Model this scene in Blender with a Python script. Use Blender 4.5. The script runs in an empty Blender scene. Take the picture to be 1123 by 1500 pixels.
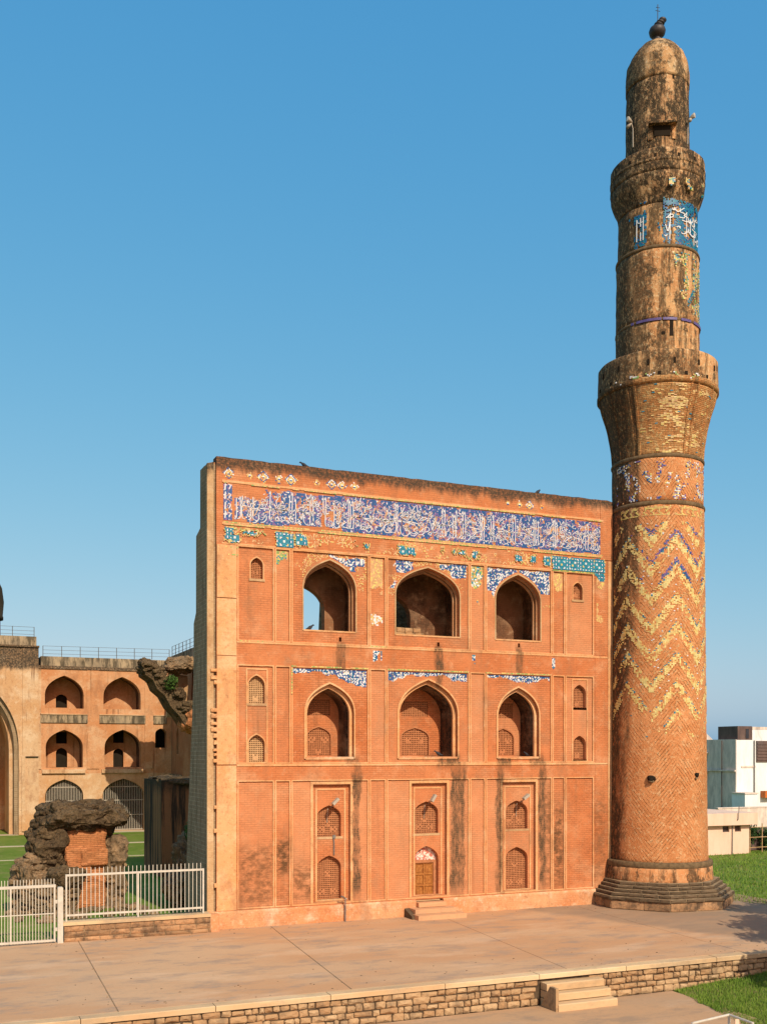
import bpy, bmesh, math, random
from mathutils import Vector, noise
from mathutils.geometry import tessellate_polygon

# ------------------------------------------------------------------ camera, sky, sun
# X runs along the facade (left end = 0), Y goes away into the building, Z up from the terrace
sc = bpy.context.scene
cam = bpy.data.cameras.new('camera'); camo = bpy.data.objects.new('camera', cam)
sc.collection.objects.link(camo); sc.camera = camo
TH = math.atan2(7.3, 16.97)
camo.location = (-10.13, -40.06, 6.9); camo.rotation_euler = (math.pi/2, 0, -TH)
cam.sensor_fit = 'HORIZONTAL'; cam.sensor_width = 36; cam.lens = 36*1530/1123
cam.shift_y = 353/1123; cam.clip_end = 6000; cam.clip_start = .5
SUN_AZ, SUN_EL = math.radians(4), math.radians(37)      # azimuth from the facade's normal towards +X
S = Vector((math.sin(SUN_AZ)*math.cos(SUN_EL), -math.cos(SUN_AZ)*math.cos(SUN_EL), math.sin(SUN_EL)))
w = bpy.data.worlds.new('World'); sc.world = w; w.use_nodes = True
nt = w.node_tree; sky = nt.nodes.new('ShaderNodeTexSky'); sky.sky_type = 'NISHITA'; sky.sun_disc = False
sky.sun_elevation = SUN_EL; sky.sun_rotation = math.atan2(S.x, S.y)
sky.altitude = 0; sky.air_density = 1; sky.dust_density = 1.5; sky.ozone_density = 2
bg = nt.nodes['Background']; bg.inputs[1].default_value = .15
# the photograph's colour grade of the sky: one power curve per channel, the same everywhere
sp = nt.nodes.new('ShaderNodeSeparateColor'); cb = nt.nodes.new('ShaderNodeCombineColor'); nt.links.new(sky.outputs[0], sp.inputs[0])
for i, (g, kk) in enumerate(((1.145, .0886), (.526, .2591), (.23, .4905))):
    p = nt.nodes.new('ShaderNodeMath'); p.operation = 'POWER'; p.inputs[1].default_value = g; nt.links.new(sp.outputs[i], p.inputs[0])
    q = nt.nodes.new('ShaderNodeMath'); q.operation = 'MULTIPLY'; q.inputs[1].default_value = kk/.15; nt.links.new(p.outputs[0], q.inputs[0]); nt.links.new(q.outputs[0], cb.inputs[i])
nt.links.new(cb.outputs[0], bg.inputs[0])
sl = bpy.data.lights.new('sun', 'SUN'); sl.energy = 4.3; sl.angle = math.radians(.5); sl.color = (1, .92, .76)
so = bpy.data.objects.new('sun', sl); sc.collection.objects.link(so)
so.rotation_euler = S.to_track_quat('Z', 'Y').to_euler()
vs = sc.view_settings; vs.view_transform = 'Standard'; vs.look = 'None'; vs.exposure = 0; vs.gamma = 1
vs.use_curve_mapping = False
sc.cycles.use_denoising = True; sc.cycles.max_bounces = 6; sc.cycles.diffuse_bounces = 2

R = random.Random(11)
pi = math.pi
def nz(x, y, z=0.): return noise.noise(Vector((x, y, z)))
def fbm(x, y, z=0., o=4): return noise.fractal(Vector((x, y, z)), 1.0, 2.0, o)
def sstep(a, b, x):
    t = min(1, max(0, (x-a)/(b-a))); return t*t*(3-2*t)

# ------------------------------------------------------------------ materials
class Mat:
    def __init__(s, name, rough=.9, spec=.2):
        s.m = bpy.data.materials.new(name); s.m.use_nodes = True; s.nt = s.m.node_tree
        s.b = s.nt.nodes['Principled BSDF']; s.b.inputs['Roughness'].default_value = rough
        s.b.inputs['Specular IOR Level'].default_value = spec; s._p = None
    def new(s, t): return s.nt.nodes.new(t)
    def put(s, sock, v):
        if isinstance(v, bpy.types.NodeSocket): s.nt.links.new(v, sock)
        elif isinstance(v, tuple) and len(v) == 3 and sock.type == 'RGBA': sock.default_value = (*v, 1)
        else: sock.default_value = v
    @property
    def pos(s):
        if s._p is None: s._p = s.new('ShaderNodeNewGeometry').outputs['Position']
        return s._p
    def xyz(s):
        n = s.new('ShaderNodeSeparateXYZ'); s.put(n.inputs[0], s.pos); return n.outputs
    def ma(s, op, a, b=0., c=0., clamp=False):
        n = s.new('ShaderNodeMath'); n.operation = op; n.use_clamp = clamp
        for i, v in enumerate((a, b, c)): s.put(n.inputs[i], v)
        return n.outputs[0]
    def rng(s, v, a, b, c=0., d=1., smooth=True):
        n = s.new('ShaderNodeMapRange'); n.interpolation_type = 'SMOOTHSTEP' if smooth else 'LINEAR'
        for i, q in enumerate((v, a, b, c, d)): s.put(n.inputs[i], q)
        return n.outputs[0]
    def mix(s, f, a, b, mode='MIX'):
        n = s.new('ShaderNodeMix'); n.data_type = 'RGBA'; n.blend_type = mode
        s.put(n.inputs[0], f); s.put(n.inputs[6], a); s.put(n.inputs[7], b); return n.outputs[2]
    def vec(s, sc_, off=(0, 0, 0), src=None):
        n = s.new('ShaderNodeVectorMath'); n.operation = 'MULTIPLY_ADD'
        s.put(n.inputs[0], src or s.pos); n.inputs[1].default_value = sc_; n.inputs[2].default_value = off; return n.outputs[0]
    def noise(s, scale, detail=4, rough=.6, off=(0, 0, 0), dist=0, src=None):
        n = s.new('ShaderNodeTexNoise'); n.inputs['Scale'].default_value = 1
        n.inputs['Detail'].default_value = detail; n.inputs['Roughness'].default_value = rough; n.inputs['Distortion'].default_value = dist
        if not isinstance(scale, tuple): scale = (scale,)*3
        s.put(n.inputs['Vector'], s.vec(scale, off, src)); return n.outputs[0]
    def voro(s, scale, out=0, feature='F1'):
        n = s.new('ShaderNodeTexVoronoi'); n.feature = feature; n.inputs['Scale'].default_value = 1
        if not isinstance(scale, tuple): scale = (scale,)*3
        s.put(n.inputs['Vector'], s.vec(scale)); return n.outputs[out]
    def brick(s, u, v, bw, bh, mortar=.012, c1=(1, 1, 1), c2=(.6, .6, .6), cm=(0, 0, 0)):
        c = s.new('ShaderNodeCombineXYZ'); s.put(c.inputs[0], u); s.put(c.inputs[1], v)
        n = s.new('ShaderNodeTexBrick'); n.inputs['Scale'].default_value = 1; s.put(n.inputs['Vector'], c.outputs[0])
        n.inputs['Brick Width'].default_value = bw; n.inputs['Row Height'].default_value = bh; n.inputs['Mortar Size'].default_value = mortar
        n.inputs['Mortar Smooth'].default_value = .3
        s.put(n.inputs['Color1'], c1); s.put(n.inputs['Color2'], c2); s.put(n.inputs['Mortar'], cm); return n.outputs
    def attr(s, name='Col'):
        n = s.new('ShaderNodeVertexColor'); n.layer_name = name; return n.outputs[0]
    def objrand(s): return s.new('ShaderNodeObjectInfo').outputs['Random']
    def col(s, c): s.put(s.b.inputs['Base Color'], c); return s
    def bump(s, h, strength=.5, dist=.02):
        n = s.new('ShaderNodeBump'); n.inputs['Strength'].default_value = strength; n.inputs['Distance'].default_value = dist
        s.put(n.inputs['Height'], h); s.put(s.b.inputs['Normal'], n.outputs[0]); return s

def box_mask(k, u, z, u0, u1, z0, z1, su=.05, sz=.3):
    a = k.ma('MULTIPLY', k.rng(u, u0-su, u0+su), k.rng(u, u1+su, u1-su))
    b = k.ma('MULTIPLY', k.rng(z, z0-sz, z0+sz), k.rng(z, z1+sz, z1-sz))
    return k.ma('MULTIPLY', a, b)

DARK = (.035, .028, .018)
def plaster(name, main, light, deep, brick=.5, stains=(), brown=(), streak=.5, top=None, wear=.6, rnd=0.):
    k = Mat(name); o = k.xyz(); u, v, z = o
    n1 = k.noise(.35, 4, .55); n2 = k.noise(2.3, 5, .65, off=(3, 9, 1)); n3 = k.noise(14, 4, .6)
    c = k.mix(k.rng(n1, .36, .64), main, deep)
    c = k.mix(k.ma('MULTIPLY', k.rng(k.noise((.55, .55, .8), 6, .68, off=(11, 2, 4)), .48, .68), wear), c, light)      # faded, dusty patches
    c = k.mix(k.ma('MULTIPLY', k.rng(n2, .54, .70), .45), c, light)
    br = k.brick(k.ma('ADD', u, v), z, .27, .088, .011, (1, 1, 1), (.80, .78, .76), (.56, .52, .50))
    bm = k.ma('MULTIPLY', k.rng(k.noise(.8, 4, .65, off=(7, 1, 5)), .34, .60, .15, 1.), brick)
    c = k.mix(bm, c, k.mix(1., c, br[0], 'MULTIPLY'))
    c = k.mix(k.ma('MULTIPLY', k.rng(n3, .52, .74), .32), c, (.33, .125, .055))
    c = k.mix(k.ma('MULTIPLY', k.rng(k.noise(19, 5, .75, off=(2, 8, 8)), .56, .70), .5), c, tuple(min(1, x*1.25) for x in light))
    c = k.mix(k.ma('MULTIPLY', k.rng(k.noise((.9, .9, .5), 5, .7, off=(31, 2, 4)), .50, .68), .50), c, (.30, .14, .066))  # grime
    c = k.mix(k.ma('MULTIPLY', k.rng(k.noise(5.5, 6, .78, off=(3, 21, 4)), .52, .66), .42), c, (.27, .105, .045))
    if rnd: c = k.mix(k.ma('MULTIPLY', k.objrand(), rnd), c, light)
    # rain streaks
    st = k.noise((2.6, 2.6, .16), 5, .65, off=(1, 2, 3))
    c = k.mix(k.ma('MULTIPLY', k.rng(st, .55, .75), streak), c, (.20, .085, .035))
    ed = k.ma('ADD', k.ma('MULTIPLY_ADD', k.noise((2.2, 2.2, .9), 5, .7, off=(5, 5, 5)), .62, -.31), k.ma('MULTIPLY_ADD', k.noise(9, 3, .7), .16, -.08))
    uu = k.ma('ADD', u, ed)
    tx = k.ma('MULTIPLY', k.rng(k.noise((7, 7, 2.2), 5, .75), .30, .62), k.rng(br[1], 1., 0., .55, 1.))
    if brown:
        tot = None
        for (a, b, d, e, sr) in brown:
            q = k.ma('MULTIPLY', box_mask(k, uu, z, a, b, d, e, .10, .45), sr)
            tot = q if tot is None else k.ma('MAXIMUM', tot, q)
        c = k.mix(k.ma('MULTIPLY', tot, k.rng(k.noise((3, 3, 5), 4, .7), .3, .65)), c, (.13, .06, .024))
    if stains:
        tot = None
        for (a, b, d, e, sr) in stains:
            q = k.ma('MULTIPLY', box_mask(k, uu, z, a, b, d, e, .07, .6 if e-d > 3 else .22), sr)
            tot = q if tot is None else k.ma('MAXIMUM', tot, q)
        c = k.mix(k.ma('MULTIPLY', tot, k.ma('MULTIPLY_ADD', tx, .75, .25)), c, (.075, .05, .026))
    if top is not None:
        run = k.ma('MULTIPLY_ADD', k.noise((1.6, 1.6, .3), 5, .75, off=(9, 0, 0)), .9, -.28)
        zz = k.ma('ADD', z, k.ma('MULTIPLY', run, 1.3))
        c = k.mix(k.ma('MULTIPLY', k.rng(zz, top-.12, top+.30), k.rng(k.noise(9, 5, .7), .25, .6, .4, 1.)), c, (.06, .043, .027))
    k.col(c)
    h = k.ma('ADD', k.ma('MULTIPLY', n2, .6), k.ma('MULTIPLY', n3, .35))
    h = k.ma('SUBTRACT', h, k.ma('MULTIPLY', br[1], k.ma('MULTIPLY', bm, .7)))
    k.bump(h, .55, .025)
    return k.m

MAIN, LIGHT, DEEP = (.575, .205, .077), (.66, .345, .175), (.53, .165, .055)
STAINS = [(5.74, 6.08, .9, 6.35, 1), (10.28, 10.95, .9, 6.35, .95), (12.5, 12.85, .75, 6.4, .9), (14.68, 15.02, .9, 6.4, 1),
          (5.02, 5.36, 10.1, 11.45, .8), (9.5, 9.86, 10.05, 11.5, 1), (13.5, 13.8, 10.2, 11.6, .8), (9.6, 10.7, 6.3, 6.85, .9), (12.6, 13.2, 6.3, 6.8, .95),
          (14.2, 14.9, 6.3, 6.8, .8), (5.4, 6.0, 6.45, 6.75, .8), (9.56, 9.86, 9.7, 10.3, .8)]
BROWN = [(.95, 2.25, .8, 3.2, .75), (2.45, 3.0, 2.0, 3.5, 1.1), (2.45, 3.0, .9, 1.9, .4), (3.15, 4.0, .9, 2.4, .8), (15.42, 15.98, .9, 4.5, .95), (15.0, 15.3, .9, 5.4, .7), (17.6, 18.2, .9, 5.2, .55)]
M = {}
M['wall'] = plaster('orange_plaster_wall', MAIN, LIGHT, DEEP, .55, STAINS, BROWN, .35, top=18.2)
M['panel'] = plaster('brick_panel_plaster', (.57, .19, .068), (.63, .295, .14), (.52, .155, .049), .85, STAINS, BROWN, .4, rnd=.5)
M['frame'] = plaster('tan_plaster_frame', (.70, .37, .165), (.78, .50, .27), (.66, .31, .12), .1, STAINS, (), .35)
M['edge'] = plaster('cream_edge_plaster', (.56, .36, .18), (.64, .46, .27), (.48, .28, .125), .2, (), (), .3, top=18.0)
M['plinth'] = plaster('peeling_plinth', (.66, .34, .16), (.80, .62, .42), (.62, .235, .09), .3, (), (), .3)
M['innerback'] = plaster('worn_shade_inner_back_plaster', (.26, .12, .055), (.52, .33, .19), (.08, .04, .02), .4, (), (), .9, wear=.4)  # base darkened to paint chamber shade into the colour; pale patches are wear
M['worn'] = plaster('weathered_jamb_plaster', (.46, .22, .10), (.62, .40, .22), (.30, .14, .06), .2, (), (), .8)
M['inner'] = plaster('shade_dark_inner_plaster', (.075, .037, .019), (.34, .23, .14), (.03, .016, .01), .4, (), (), .8)  # near-black tone paints the interior shade into the plaster colour
M['court'] = plaster('court_plaster', (.60, .38, .205), (.70, .52, .33), (.55, .30, .135), .1, (), (), 1., top=14.1)
M['court2'] = plaster('court_plaster_orange', (.58, .285, .13), (.66, .42, .235), (.53, .22, .085), .15, (), (), 1.)
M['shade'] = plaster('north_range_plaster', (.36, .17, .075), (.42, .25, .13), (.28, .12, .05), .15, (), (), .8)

def simple(name, c, rough=.8, spec=.25, var=.25, sc_=6., bump=.2, metal=0.):
    k = Mat(name, rough, spec); n = k.noise(sc_, 4, .6)
    c2 = tuple(x*(1-var) for x in c); k.col(k.mix(k.rng(n, .3, .7), c, c2))
    if bump: k.bump(n, bump, .02)
    k.b.inputs['Metallic'].default_value = metal
    return k.m
M['white_metal'] = simple('white_painted_metal', (.62, .545, .43), .5, .4, .18, 5, .05)
M['grey_metal'] = simple('galvanised_pipe', (.26, .23, .20), .5, .5, .3, 8, .1, .4)
M['rail'] = simple('dark_rail_metal', (.16, .15, .14), .6, .4, .3, 8, .05, .2)
M['void_shade'] = simple('hollow_shade_black', (.03, .022, .015), 1, 0, .2, 2, 0)  # near-black colour standing in for the shade inside openings
M['jali'] = simple('terracotta_screen', (.50, .20, .085), .9, .15, .3, 9, .3)
M['jali_pale'] = simple('buff_screen', (.62, .36, .17), .9, .15, .3, 9, .3)
M['lamp'] = simple('pale_lamp_casing', (.46, .38, .28), .5, .4, .2, 9, .05)
M['bird'] = simple('pigeon_plumage', (.05, .05, .055), .8, .2, .4, 20, 0)
M['black_stone'] = None

# door wood
k = Mat('carved_door_wood', .6, .3); o = k.xyz()
g = k.noise((40, 40, 3), 4, .6); cv = k.voro(9)
c = k.mix(k.rng(g, .3, .7), (.42, .155, .028), (.25, .078, .014)); k.col(k.mix(k.rng(cv, .2, .6, .5, 0.), c, (.48, .20, .045)))
k.bump(k.ma('ADD', k.ma('MULTIPLY', cv, .6), k.ma('MULTIPLY', g, .4)), .6, .02); M['wood'] = k.m
k = Mat('door_tympanum_plaster', .9); n = k.noise(11, 4, .6)
k.col(k.mix(k.rng(n, .45, .58), (.50, .15, .10), (.78, .66, .54))); k.bump(n, .5, .01); M['tymp'] = k.m

# glazed tiles and writing: colour per face
k = Mat('glazed_tile', .45, .4); c = k.attr(); n = k.noise(40, 3, .6); n2 = k.noise(3.2, 4, .6)
c = k.mix(k.ma('MULTIPLY', k.rng(n, .52, .74), .25), c, (.48, .27, .13))
k.col(k.mix(k.ma('MULTIPLY', k.rng(n2, .58, .76), .3), c, (.50, .22, .09))); k.bump(n, .3, .005); M['tile'] = k.m
# weathered end stone
k = Mat('grey_coursed_stone', .95, .15); u, v, z = k.xyz()
b = k.brick(v, z, .36, .17, .010, (.36, .24, .135), (.27, .18, .098), (.56, .41, .26))
n = k.noise((3, 3, .5), 5, .7); n2 = k.noise(12, 4, .6)
c = k.mix(k.rng(n, .4, .7), b[0], (.19, .125, .065)); c = k.mix(k.ma('MULTIPLY', k.rng(n2, .45, .75), .5), c, (.46, .33, .19))
k.col(c); k.bump(k.ma('SUBTRACT', n2, k.ma('MULTIPLY', b[1], .8)), .6, .03); M['endstone'] = k.m

# minaret brick
CU, CV = 20.65, -.6
TC = math.atan2(-40.06-CV, -10.13-CU)          # bearing of the camera's side, used as zero for bearings on the shaft
def minaret_mat(name, weather, base1=(.66, .30, .125), base2=(.58, .235, .085), pale=(.78, .54, .30), chev=True, palew=.4, rows=False):
    k = Mat(name, .92, .15); u, v, z = k.xyz()
    an = k.ma('ARCTAN2', k.ma('SUBTRACT', v, CV), k.ma('SUBTRACT', u, CU))
    be = k.ma('SUBTRACT', an, TC); be = k.ma('WRAP', be, pi, -pi)
    n1 = k.noise(.9, 5, .62); n2 = k.noise(7, 5, .7, off=(2, 2, 2)); n3 = k.noise(26, 3, .6)
    c = k.mix(k.rng(n1, .38, .62), base1, base2)
    c = k.mix(k.ma('MULTIPLY', k.rng(n2, .50, .68), palew), c, pale)
    h = k.ma('ADD', k.ma('MULTIPLY', n2, .7), k.ma('MULTIPLY', n3, .4))
    if chev:
        t = k.ma('DIVIDE', k.ma('PINGPONG', k.ma('SUBTRACT', be, math.radians(23)), math.radians(30)), math.radians(30))
        wv = k.ma('ADD', k.ma('MULTIPLY', t, 1.45), z)
        wv = k.ma('ADD', wv, k.ma('MULTIPLY', k.noise(3., 3, .6), .10)); ln = k.ma('FRACT', k.ma('DIVIDE', wv, .21)); ln = k.rng(k.ma('ABSOLUTE', k.ma('SUBTRACT', ln, .5)), .30, .5)
        msk = k.ma('MULTIPLY', k.rng(k.noise(1.3, 5, .7, off=(8, 8, 8)), .40, .60, .10, 1.), k.rng(k.noise(9, 5, .75, off=(5, 8, 8)), .40, .58))
        ln = k.ma('MULTIPLY', ln, msk)
        c = k.mix(k.ma('MULTIPLY', ln, .62), c, (.30, .12, .042)); h = k.ma('SUBTRACT', h, k.ma('MULTIPLY', ln, .8))
        c = k.mix(k.ma('MULTIPLY', k.rng(k.noise((22, 22, 14), 4, .75, off=(1, 1, 9)), .54, .66), .7), c, (.24, .085, .028))
    if rows:
        b = k.brick(k.ma('MULTIPLY', an, 2.2), z, .26, .075, .012, (1, 1, 1), (.6, .6, .6), (.35, .35, .35))
        c = k.mix(.7, c, k.mix(1., c, b[0], 'MULTIPLY')); h = k.ma('SUBTRACT', h, b[1])
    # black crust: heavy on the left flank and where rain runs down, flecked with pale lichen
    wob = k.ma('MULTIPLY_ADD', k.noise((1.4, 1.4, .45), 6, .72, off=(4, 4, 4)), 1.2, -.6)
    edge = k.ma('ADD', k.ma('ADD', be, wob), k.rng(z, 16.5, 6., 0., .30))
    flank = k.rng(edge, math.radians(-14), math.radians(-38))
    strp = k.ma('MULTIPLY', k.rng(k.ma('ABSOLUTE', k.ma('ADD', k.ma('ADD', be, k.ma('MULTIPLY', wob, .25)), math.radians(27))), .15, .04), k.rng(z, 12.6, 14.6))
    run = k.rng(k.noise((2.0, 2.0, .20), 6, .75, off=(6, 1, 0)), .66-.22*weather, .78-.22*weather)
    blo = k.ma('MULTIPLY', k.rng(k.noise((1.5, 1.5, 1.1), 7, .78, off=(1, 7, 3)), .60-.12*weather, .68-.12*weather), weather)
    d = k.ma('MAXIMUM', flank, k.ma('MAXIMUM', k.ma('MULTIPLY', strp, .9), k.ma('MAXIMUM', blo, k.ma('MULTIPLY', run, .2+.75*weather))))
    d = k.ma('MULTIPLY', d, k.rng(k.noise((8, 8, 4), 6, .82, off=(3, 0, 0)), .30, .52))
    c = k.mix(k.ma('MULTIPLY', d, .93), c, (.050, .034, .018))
    c = k.mix(k.ma('MULTIPLY', k.rng(k.noise((16, 16, 9), 4, .7, off=(9, 3, 0)), .60, .68), .25+.5*weather), c, (.66, .46, .22))
    k.col(c); k.bump(h, .9, .05)
    return k.m
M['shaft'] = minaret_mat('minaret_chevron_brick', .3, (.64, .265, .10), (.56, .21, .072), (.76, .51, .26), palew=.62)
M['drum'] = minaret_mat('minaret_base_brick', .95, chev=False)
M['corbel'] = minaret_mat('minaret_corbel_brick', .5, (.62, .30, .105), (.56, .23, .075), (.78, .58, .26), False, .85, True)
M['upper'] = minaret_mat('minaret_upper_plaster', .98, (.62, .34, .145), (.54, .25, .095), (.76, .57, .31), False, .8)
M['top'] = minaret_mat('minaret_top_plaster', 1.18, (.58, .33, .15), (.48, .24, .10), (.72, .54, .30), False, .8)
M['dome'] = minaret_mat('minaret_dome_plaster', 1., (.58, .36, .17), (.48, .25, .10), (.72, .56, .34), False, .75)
M['ring'] = simple('brown_stone_ring', (.20, .125, .06), .9, .2, .45, 6, .5)
M['finial'] = simple('dark_metal_finial', (.06, .05, .045), .55, .5, .4, 9, .2, .3)
def stone_mat(name, a, b, dark, amt=.5, sc_=3.):
    k = Mat(name, .95, .15); r = k.objrand()
    c = k.mix(r, a, b); n = k.noise(sc_, 5, .7); n2 = k.noise(18, 5, .7)
    c = k.mix(k.ma('MULTIPLY', k.rng(n, .42, .68), amt), c, dark); c = k.mix(k.ma('MULTIPLY', k.rng(n2, .5, .75), .4), c, tuple(x*.45 for x in a))
    k.col(c); k.bump(k.ma('ADD', n2, k.ma('MULTIPLY', n, .5)), .7, .03); return k.m
M['basalt'] = stone_mat('dark_trap_stone', (.115, .075, .042), (.17, .11, .062), (.055, .038, .023), .6)
M['rubble'] = stone_mat('tan_wall_stone', (.55, .36, .19), (.40, .225, .105), (.20, .13, .075), .75)
M['lowstone'] = stone_mat('brown_wall_block', (.30, .165, .08), (.54, .29, .14), (.10, .065, .04), .95, 1.7)
M['mortar'] = simple('pale_mortar', (.40, .27, .15), .95, .1, .5, 5, .6)
M['mortar_dark'] = simple('dark_rubble_mortar', (.13, .085, .05), .95, .1, .5, 6, .6)  # dark joints between the retaining wall stones

# terrace concrete
def concrete(name, a, b, g, amt=.5, grey_patch=False):
    k = Mat(name, .9, .2); r = k.objrand()
    n1 = k.noise((.13, .30, .2), 5, .6); n2 = k.noise((.55, 1.2, 1), 7, .72, off=(4, 1, 0)); n3 = k.noise(9, 5, .7); n4 = k.noise((.22, .6, 1), 5, .65, off=(20, 3, 0))
    c = k.mix(k.rng(n1, .4, .6), a, b); c = k.mix(k.ma('MULTIPLY', k.rng(n2, .47, .68), amt), c, g)
    c = k.mix(k.ma('MULTIPLY', k.rng(n4, .52, .66), .45), c, tuple(min(1, x*f_) for x, f_ in zip(a, (1.2, 1.3, 1.45))))
    c = k.mix(k.ma('MULTIPLY', k.rng(n3, .5, .8), .35), c, tuple(x*.5 for x in a))
    c = k.mix(k.ma('MULTIPLY', r, .15), c, g)
    if grey_patch:      # a greyer patch of paving round the minaret
        u, v, z = k.xyz(); q = k.ma('ADD', k.ma('ADD', u, k.ma('MULTIPLY', v, .43)), k.ma('MULTIPLY', k.noise(.5, 4, .6), 1.2))
        c = k.mix(k.ma('MULTIPLY', k.rng(q, 13.7, 14.5), k.rng(n2, .2, .6, .45, .8)), c, (.30, .20, .125))
    k.col(c); k.bump(k.ma('ADD', k.ma('MULTIPLY', n2, .5), n3), .35, .02); return k.m
M['slab'] = concrete('ochre_terrace_concrete', (.585, .35, .188), (.555, .295, .142), (.36, .245, .165), .9, True)
M['coping'] = concrete('pale_coping_concrete', (.66, .45, .24), (.60, .37, .185), (.38, .27, .165), .7)
M['pave'] = concrete('lower_pavement_concrete', (.48, .29, .16), (.53, .30, .15), (.31, .21, .135), .7)
M['step'] = concrete('worn_step_stone', (.58, .36, .175), (.62, .40, .21), (.33, .22, .125), .65)
M['redstep'] = concrete('red_step_plaster', (.60, .26, .11), (.64, .34, .17), (.34, .23, .14), .5)
# grass
k = Mat('grass_blade', .7, .2); c = k.attr(); k.col(c); M['blade'] = k.m
k = Mat('lawn_turf', .95, .1); n1 = k.noise(.25, 5, .6); n2 = k.noise((3, 1.2, 1), 5, .7); n3 = k.noise(11, 4, .7)
c = k.mix(k.rng(n1, .35, .65), (.115, .185, .022), (.165, .215, .036)); c = k.mix(k.ma('MULTIPLY', k.rng(n2, .5, .72), .6), c, (.075, .125, .016))
c = k.mix(k.ma('MULTIPLY', k.rng(k.noise(.7, 5, .7, off=(5, 5, 0)), .50, .66), .7), c, (.26, .225, .08)); k.col(k.mix(k.ma('MULTIPLY', k.rng(n3, .55, .8), .5), c, (.19, .21, .05))); k.bump(n3, .8, .05); M['lawn'] = k.m
k = Mat('bare_earth', .95, .1); n1 = k.noise(.12, 5, .6); n2 = k.noise(4, 5, .7)
c = k.mix(k.rng(n1, .4, .6), (.22, .145, .075), (.12, .135, .035)); k.col(k.mix(k.ma('MULTIPLY', n2, .5), c, (.14, .09, .05))); k.bump(n2, .5, .05); M['earth'] = k.m
# ruin
k = Mat('black_lichen_rubble', .97, .1); n1 = k.noise(1.3, 6, .7); n2 = k.noise(9, 6, .75); vv = k.voro(5.5); 
c = k.mix(k.rng(n1, .38, .62), (.095, .060, .031), (.17, .11, .056)); c = k.mix(k.ma('MULTIPLY', k.rng(n2, .48, .62), .85), c, (.042, .028, .016))
c = k.mix(k.rng(k.noise(21, 3, .5, off=(3, 3, 3)), .68, .74), c, (.42, .34, .24)); k.col(c)
k.bump(k.ma('ADD', n2, k.ma('MULTIPLY', vv, .8)), 1., .10); M['crust'] = k.m
k = Mat('broken_orange_masonry', .97, .1); u, v, z = k.xyz(); n1 = k.noise(1.6, 6, .7); n2 = k.noise(10, 6, .75)
b = k.brick(u, z, .3, .085, .012, (1, 1, 1), (.65, .65, .65), (.3, .3, .3))
c = k.mix(k.rng(n1, .36, .62), (.66, .27, .11), (.52, .20, .075)); c = k.mix(.4, c, k.mix(1., c, b[0], 'MULTIPLY')); c = k.mix(k.ma('MULTIPLY', k.rng(n2, .52, .7), .6), c, (.24, .12, .06))
k.col(c); k.bump(k.ma('SUBTRACT', n2, k.ma('MULTIPLY', b[1], .4)), .9, .05); M['broken'] = k.m
k = Mat('tan_broken_rubble', .97, .1); n1 = k.noise(2.2, 6, .7); n2 = k.noise(12, 6, .75); vv = k.voro(4)
c = k.mix(k.rng(n1, .36, .62), (.42, .26, .135), (.20, .135, .075)); c = k.mix(k.ma('MULTIPLY', k.rng(n2, .5, .66), .7), c, (.08, .055, .033))
k.col(c); k.bump(k.ma('ADD', n2, vv), 1., .12); M['rub2'] = k.m
k = Mat('stained_shade_brown_wall', .95, .1); n1 = k.noise((1.8, 1.8, .12), 6, .7); n2 = k.noise(6, 5, .7); z = k.xyz()[2]  # dark brown puts the stub's shade into the colour, beside stain streaks
c = k.mix(k.rng(n1, .46, .58), (.30, .13, .055), (.045, .03, .02)); c = k.mix(k.rng(k.ma('ADD', z, k.ma('MULTIPLY', n2, 1.2)), 4.9, 6.1), c, (.04, .032, .02)); k.col(c); k.bump(n2, .7, .05); M['stub'] = k.m
k = Mat('stained_grey_parapet', .95, .1); n1 = k.noise((.9, .9, .35), 6, .7); n2 = k.noise((2.4, 2.4, .5), 6, .75, off=(2, 0, 0))
c = k.mix(k.rng(n1, .42, .6), (.27, .20, .125), (.42, .30, .175)); c = k.mix(k.ma('MULTIPLY', k.rng(n2, .42, .60), .9), c, (.075, .058, .036)); k.col(c); k.bump(n2, .6, .05); M['parap'] = k.m
# town
def town(name, a, b, streak=(.12, .12, .12), amt=.6):
    k = Mat(name, .9, .2); n1 = k.noise((.5, .5, .10), 6, .7); n2 = k.noise((1.6, 1.6, .5), 6, .7, off=(3, 0, 0))
    c = k.mix(k.rng(n2, .38, .66), a, b); k.col(k.mix(k.ma('MULTIPLY', k.rng(n1, .52, .70), amt), c, streak)); k.bump(n2, .2, .02); return k.m
M['twhite'] = town('white_town_render', (.82, .80, .76), (.74, .71, .66), (.42, .39, .34), .6)
M['tgrey'] = town('mouldy_grey_render', (.80, .62, .50), (.56, .44, .36), (.20, .16, .13), .9)
M['tpink'] = town('pink_hut_paint', (.80, .55, .40), (.76, .50, .35), (.5, .33, .22), .35)
M['tbrown'] = town('brown_cladding', (.16, .10, .08), (.11, .07, .06))
M['tglass'] = simple('dark_glass', (.03, .03, .035), .15, .6, .2, 2, 0)
M['torange'] = simple('orange_awning', (.62, .16, .03), .7, .3, .2, 2, .1)
M['pave_pale'] = concrete('pale_court_path', (.55, .45, .30), (.50, .39, .25), (.36, .28, .18), .4)

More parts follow.
